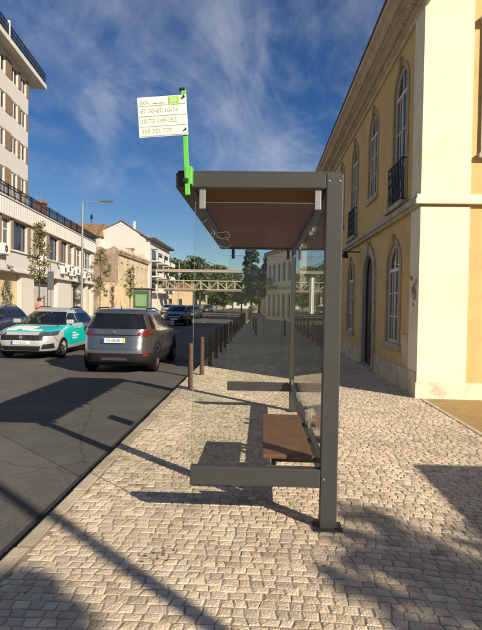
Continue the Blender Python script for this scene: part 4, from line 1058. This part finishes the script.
def front_dress(t, B, hl=(.42, .82, .70, .84), grille=(.42, .60, .74), txt='12-28-ZC'):
    xa, xb, za, zb2 = hl
    for sg in (-1, 1):
        B.patch([(B.front(xa*sg, za+.02), za+.02), (B.front(xb*sg, za+.03), za+.03), (B.front(xb*sg, zb2+.01), zb2+.01), (B.front(xa*1.05*sg, zb2-.03), zb2-.03)], .012, 10, 4).build('headlight', 'lamp_clear', t)
        xm = (xa+xb)/2; zm = (za+zb2)/2+.02
        for xo in (-.09, .07): B.patch([(B.front((xm+xo-.035)*sg, zm-.03), zm-.03), (B.front((xm+xo+.035)*sg, zm-.03), zm-.03), (B.front((xm+xo+.035)*sg, zm+.03), zm+.03), (B.front((xm+xo-.035)*sg, zm+.03), zm+.03)], .016, 3, 3).build('headlight_lens', 'chrome', t)
    gx, g0, g1 = grille
    g = B.patch([(B.front(-gx, g0)+TWO, g0), (B.front(gx, g0), g0), (B.front(gx, g1), g1), (B.front(-gx, g1)+TWO, g1)], .010, 12, 4).build('grille', 'black', t)
    B.patch([(B.front(-.5, .28)+TWO, .28), (B.front(.5, .28), .28), (B.front(.55, .40), .40), (B.front(-.55, .40)+TWO, .40)], .010, 12, 3).build('lower_grille', 'black', t)
    yp = lerp_tab(B.tab, .5)[0]
    plate(t, yp+.022, .50, 1, txt=txt, yl=False)
    return g
# light hatchback, used for the lettered silver car and the parked ones
HAT = [(.17, 2.02, -1.98, .72, 5), (.23, 2.14, -2.1, .82, 5), (.34, 2.22, -2.16, .875, 5), (.50, 2.24, -2.18, .89, 5), (.66, 2.20, -2.15, .895, 5), (.76, 2.10, -2.12, .893, 5), (.84, 1.84, -2.1, .888, 5), (.90, 1.40, -2.08, .875, 5),
       (.955, 1.02, -2.05, .855, 5.5), (1.05, .80, -1.98, .80, 5.5), (1.20, .50, -1.82, .715, 5.5), (1.33, .20, -1.62, .645, 5.5), (1.41, -.05, -1.45, .575, 5), (1.45, -.35, -1.2, .45, 4.5), (1.47, -.62, -.9, .22, 4)]
HP = dict(clad=.25, z0=.17, H=1.47, belt=.955, wy=(-1.32, 1.31), wr=.315, tw=.785, sidewin=[(-1.70, -1.05, -1.45, -1.05), (-1.0, -.16, -1.0, -.16), (-.11, .74, -.11, .18)], gaps=(-1.02, -.13, .92), handles=(-.9, .02), mirror=.66, wsx=(.76, .52), rwx=(.68, .5), rz=(1.02, 1.35), spokes=7)
def hatch(name, label, paint, loc, rz, livery=False):
    t = thing(name, label, 'car', loc, rz); B = Body(HAT); common(t, B, HP, paint)
    g = front_dress(t, B, hl=(.46, .84, .66, .80), grille=(.60, .56, .70))
    for sg in (-1, 1):
        B.patch([(B.front(.55*sg, .32), .32), (B.front(.80*sg, .33), .33), (B.front(.80*sg, .47), .47), (B.front(.60*sg, .45), .45)], .010, 6, 4).build('fog_light_recess', 'black', t)
        B.patch([(B.rear(.55*sg, .80), .80), (B.rear(.86*sg, .80), .80), (B.rear(.85*sg, .95), .95), (B.rear(.60*sg, .95), .95)], .012, 6, 4).build('tail_light', 'lamp_red', t)
        MB().tube([Vector((.52*sg, -1.3, 1.42)), Vector((.545*sg, -1.1, 1.48)), Vector((.55*sg, -.4, 1.485)), Vector((.55*sg, -.1, 1.42))], [.014, .016, .016, .012], 8).build('roof_rail', 'cladding', t)
    # chrome bars in the grille and round emblem
    for x in (-.48, -.34, -.2, .2, .34, .48):
        B.patch([(B.front(x-.025, .58)+(TWO if x < 0 else 0), .58), (B.front(x+.025, .58)+(TWO if x < 0 else 0), .58), (B.front(x+.025, .68)+(TWO if x < 0 else 0), .68), (B.front(x-.025, .68)+(TWO if x < 0 else 0), .68)], .014, 2, 2).build('chrome_bar', 'cladding', g)
    MB().lathe([(0, .012), (.05, .012), (.058, 0)], Matrix.Translation((0, 2.235, .64)) @ Matrix.Rotation(R(-90), 4, 'X'), 16).build('emblem', 'chrome', t)
    B.patch([(B.front(-.78, .955)+TWO, .955), (B.front(.78, .955), .955), (B.front(.76, .985), .985), (B.front(-.76, .985)+TWO, .985)], .008, 12, 2).build('windshield_cowl', 'black', t)
    if livery:
        def hood(cs, off, m, nm, nu=14, nv=10):   # corners given as (x, z) on the bonnet
            return B.patch([(B.front(x, z)+(TWO if x < 0 else 0), z) for x, z in cs], off, nu, nv, back=.004).build(nm, m, t)
        hood([(-.84, .79), (.84, .79), (.83, .945), (-.83, .945)], .004, 'teal', 'bonnet_wrap')
        rq = random.Random(2)
        for k in range(13):
            xc = rq.uniform(-.42, .42)+.05; zc2 = rq.uniform(.83, .90); w2 = rq.uniform(.07, .20); h2_ = rq.uniform(.012, .03)
            hood([(xc-w2, zc2-h2_*.4), (xc+w2*.8, zc2-h2_), (xc+w2, zc2+h2_*.6), (xc-w2*.7, zc2+h2_)], .0055+.0006*k, 'plate_white', 'bonnet_splash', 6, 4)
        for sg in (-1, 1):
            def sd(cs, off, m, nm, nu=12, nv=8): return B.patch([(B.side(y, z, sg), z) for y, z in cs], off, nu, nv, back=.004).build(nm, m, t)
            sd([(-1.0, .36), (.86, .36), (.86, .90), (-1.0, .93)], .004, 'teal', 'door_wrap', 20, 8)
            for k in range(9):
                y0 = -1.0-rq.uniform(0, .55); z0 = rq.uniform(.68, .88); sd([(y0, z0), (y0+.3, z0-.02), (y0+.28, z0+.07), (y0+.03, z0+.06)], .0045+.0005*k, 'teal', 'door_wrap_splash', 4, 3)
            for k, (y0, y1, z) in enumerate([(.30, .62, .68), (.05, .62, .60), (.26, .62, .52)]):
                yy = y1
                while yy > y0:
                    wq = rq.uniform(.03, .08); sd([(yy-wq, z), (yy, z), (yy, z+.045), (yy-wq, z+.045)], .0055, 'plate_white', 'door_lettering', 2, 1); yy -= wq+.02
    return t
hatch('lettered_car', 'silver hatchback with teal bonnet and doors and white splash, facing the camera', 'paint_silver', (-6.75, 16.85, RZ), math.pi, True)
hatch('parked_car', 'dark car cut off by the left edge of the photo', 'paint_navy', (-10.95, 20.9, RZ), math.pi)
s2, B2 = suv('dark oncoming crossover with headlights towards us in the shaded road', 'paint_dark', (-6.35, 40.3, RZ), math.pi, rear=False)
s2.name = 'oncoming_car'
gg = front_dress(s2, B2, hl=(.42, .82, .72, .86), grille=(.45, .60, .76)); MB().cbox(-.42, .42, 2.075, 2.10, .66, .70, .006).build('chrome_bar', 'chrome', gg)
hatch('distant_car', 'small dark blue car behind the oncoming crossover', 'paint_navy', (-7.65, 59, RZ), math.pi)
for k, (x, y, r_, lb_) in enumerate([(-12.6, 72, 0, 'pale car parked on the far pavement below the balconies'), (-9.9, 98, 0, 'dark car parked far off under the footbridge')]):
    hatch('distant_car', lb_, 'paint_silver' if k == 0 else 'paint_dark', (x, y, RZ if k else 0), math.pi)

# ------------------------------------------------------------------ people
def person(label, loc, rz, top, legs, h=1.7, stride=.18):
    t = thing('person', label, 'person', loc, rz)
    k = h/1.75
    J = {'pel': (0, 0, .95), 'wst': (0, .01, 1.10), 'chs': (0, 0, 1.32), 'nck': (0, .01, 1.50), 'hd0': (0, .03, 1.56), 'hd1': (0, .04, 1.66), 'hd2': (0, .03, 1.73),
         'shl': (-.17, 0, 1.42), 'ell': (-.24, -.06, 1.15), 'wrl': (-.23, .06, .90), 'hnl': (-.22, .09, .80), 'shr': (.17, 0, 1.42), 'elr': (.24, -.02, 1.15), 'wrr': (.23, .10, .92), 'hnr': (.22, .13, .82),
         'hpl': (-.09, 0, .90), 'knl': (-.10, stride*.6, .50), 'anl': (-.10, stride, .09), 'tol': (-.11, stride+.15, .03), 'hpr': (.09, 0, .90), 'knr': (.10, -stride*.2, .50), 'anr': (.10, -stride, .09), 'tor': (.11, -stride+.15, .03)}
    RD = dict(pel=.15, wst=.13, chs=.15, nck=.055, hd0=.075, hd1=.095, hd2=.06, shl=.075, ell=.05, wrl=.035, hnl=.04, shr=.075, elr=.05, wrr=.035, hnr=.04, hpl=.10, knl=.065, anl=.045, tol=.04, hpr=.10, knr=.065, anr=.045, tor=.04)
    E = [('pel', 'wst'), ('wst', 'chs'), ('chs', 'nck'), ('nck', 'hd0'), ('hd0', 'hd1'), ('hd1', 'hd2'), ('chs', 'shl'), ('shl', 'ell'), ('ell', 'wrl'), ('wrl', 'hnl'), ('chs', 'shr'), ('shr', 'elr'), ('elr', 'wrr'), ('wrr', 'hnr'), ('pel', 'hpl'), ('hpl', 'knl'), ('knl', 'anl'), ('anl', 'tol'), ('pel', 'hpr'), ('hpr', 'knr'), ('knr', 'anr'), ('anr', 'tor')]
    ks = list(J); me = bpy.data.meshes.new('body'); me.from_pydata([Vector(J[q])*k for q in ks], [(ks.index(a), ks.index(b)) for a, b in E], [])
    o = bpy.data.objects.new('body', me); col.objects.link(o); md = o.modifiers.new('skin', 'SKIN')
    for i, q in enumerate(ks): me.skin_vertices[0].data[i].radius = (RD[q]*k, RD[q]*k*.8)
    me.skin_vertices[0].data[0].use_root = True
    s_ = o.modifiers.new('sub', 'SUBSURF'); s_.levels = 2; s_.render_levels = 2; bake(o); o.parent = t
    me = o.data; me.materials.clear()
    for m in ('skin', top, legs): me.materials.append(MT[m])
    for p in me.polygons:
        z = p.center.z/k; x = abs(p.center.x)/k
        p.material_index = 0 if z > 1.50 or (x > .15 and z < .93 and z > .75) else (1 if z > .93 else 2); p.use_smooth = True
    hm = MB().lathe([(0, .075), (.05, .065), (.088, .03), (.10, -.02), (.092, -.07), (.085, -.09)], Matrix.Translation(Vector((0, .005, 1.685))*k) @ Matrix.Scale(k*1.08, 4), 14); hm.build('hair', 'hair', t, smooth=True)
    return t
person('person in a pink top standing beyond the teal lettered car', (-12.45, 29.2, 0), R(160), 'pink_cloth', 'dark_cloth', 1.74, .05)
person('person in dark clothes walking away on the shaded pavement', (-1.05, 53.4, 0), 0, 'dark_cloth', 'dark_cloth', 1.66, .2)

# ------------------------------------------------------------------ things behind the camera that throw the foreground shadows
lm2 = thing('street_lamp', 'street lamp behind the photographer', 'street lamp', (4.55, -2.05, 0))
MB().cyl((0, 0, 0), (0, 0, 9.0), .07, .05, 12).build('pole', 'pole_grey', lm2)
MB().tube([Vector((0, 0, 9)), Vector((-1.2, 0, 9.2))], [.04, .035], 8).build('arm', 'pole_grey', lm2)
kk = thing('shadow_box', 'unseen box added outside the frame to cast a shadow', 'shadow_box', (5.05, -.6, 0))  # invented box, added and sized only to cast the square-cornered shadow at right
MB().box(0, 2.6, 0, 2.62, 0, 2.45).build('wall', 'cream_plaster', kk)
MB().box(-.02, 2.62, -.02, 2.64, 2.451, 2.52).build('roof', 'stone_trim', kk)
tree('broadleaf_tree', 'leafy tree behind the photographer on the right', (7.98, -3.25, 0), 5.3, 4.2, .95, 950, .085, 'leaf', 91, clumps=26, tr=.08, cs=.6)
tree('broadleaf_tree', 'leafy tree farther behind the photographer', (6.72, -5.32, 0), 6.3, 5.5, .45, 600, .085, 'leaf', 92, clumps=12, tr=.07, cs=.8)

# dry leaves and crumbs on the setts
lt = MB(); rl_ = random.Random(31)
for k in range(90):
    if k < 22: x, y = -.62+rl_.gauss(0, .07), 3.28+rl_.gauss(0, .06)
    else: x, y = rl_.uniform(-1.4, 2.6), rl_.uniform(2.3, 9)
    a_ = rl_.uniform(0, 6.28); s_ = rl_.uniform(.006, .017); d_ = Vector((math.cos(a_), math.sin(a_), 0)); e_ = Vector((-d_.y, d_.x, 0)); p = Vector((x, y, .0055)); up = Vector((0, 0, rl_.uniform(.002, .006)))
    t_ = rl_.uniform(.6, 1.3)
    lt.add([p-d_*s_+up, p+e_*s_*.45, p+d_*s_+up, p-e_*s_*.45], [(0, 1, 2), (0, 2, 3)], (t_, t_*.9, t_*.8))
lo_ = lt.build('leaf_litter', 'dry_leaf', kind='stuff'); lo_['label'] = 'scattered dry leaves and crumbs on the cobbles'; lo_['category'] = 'litter'
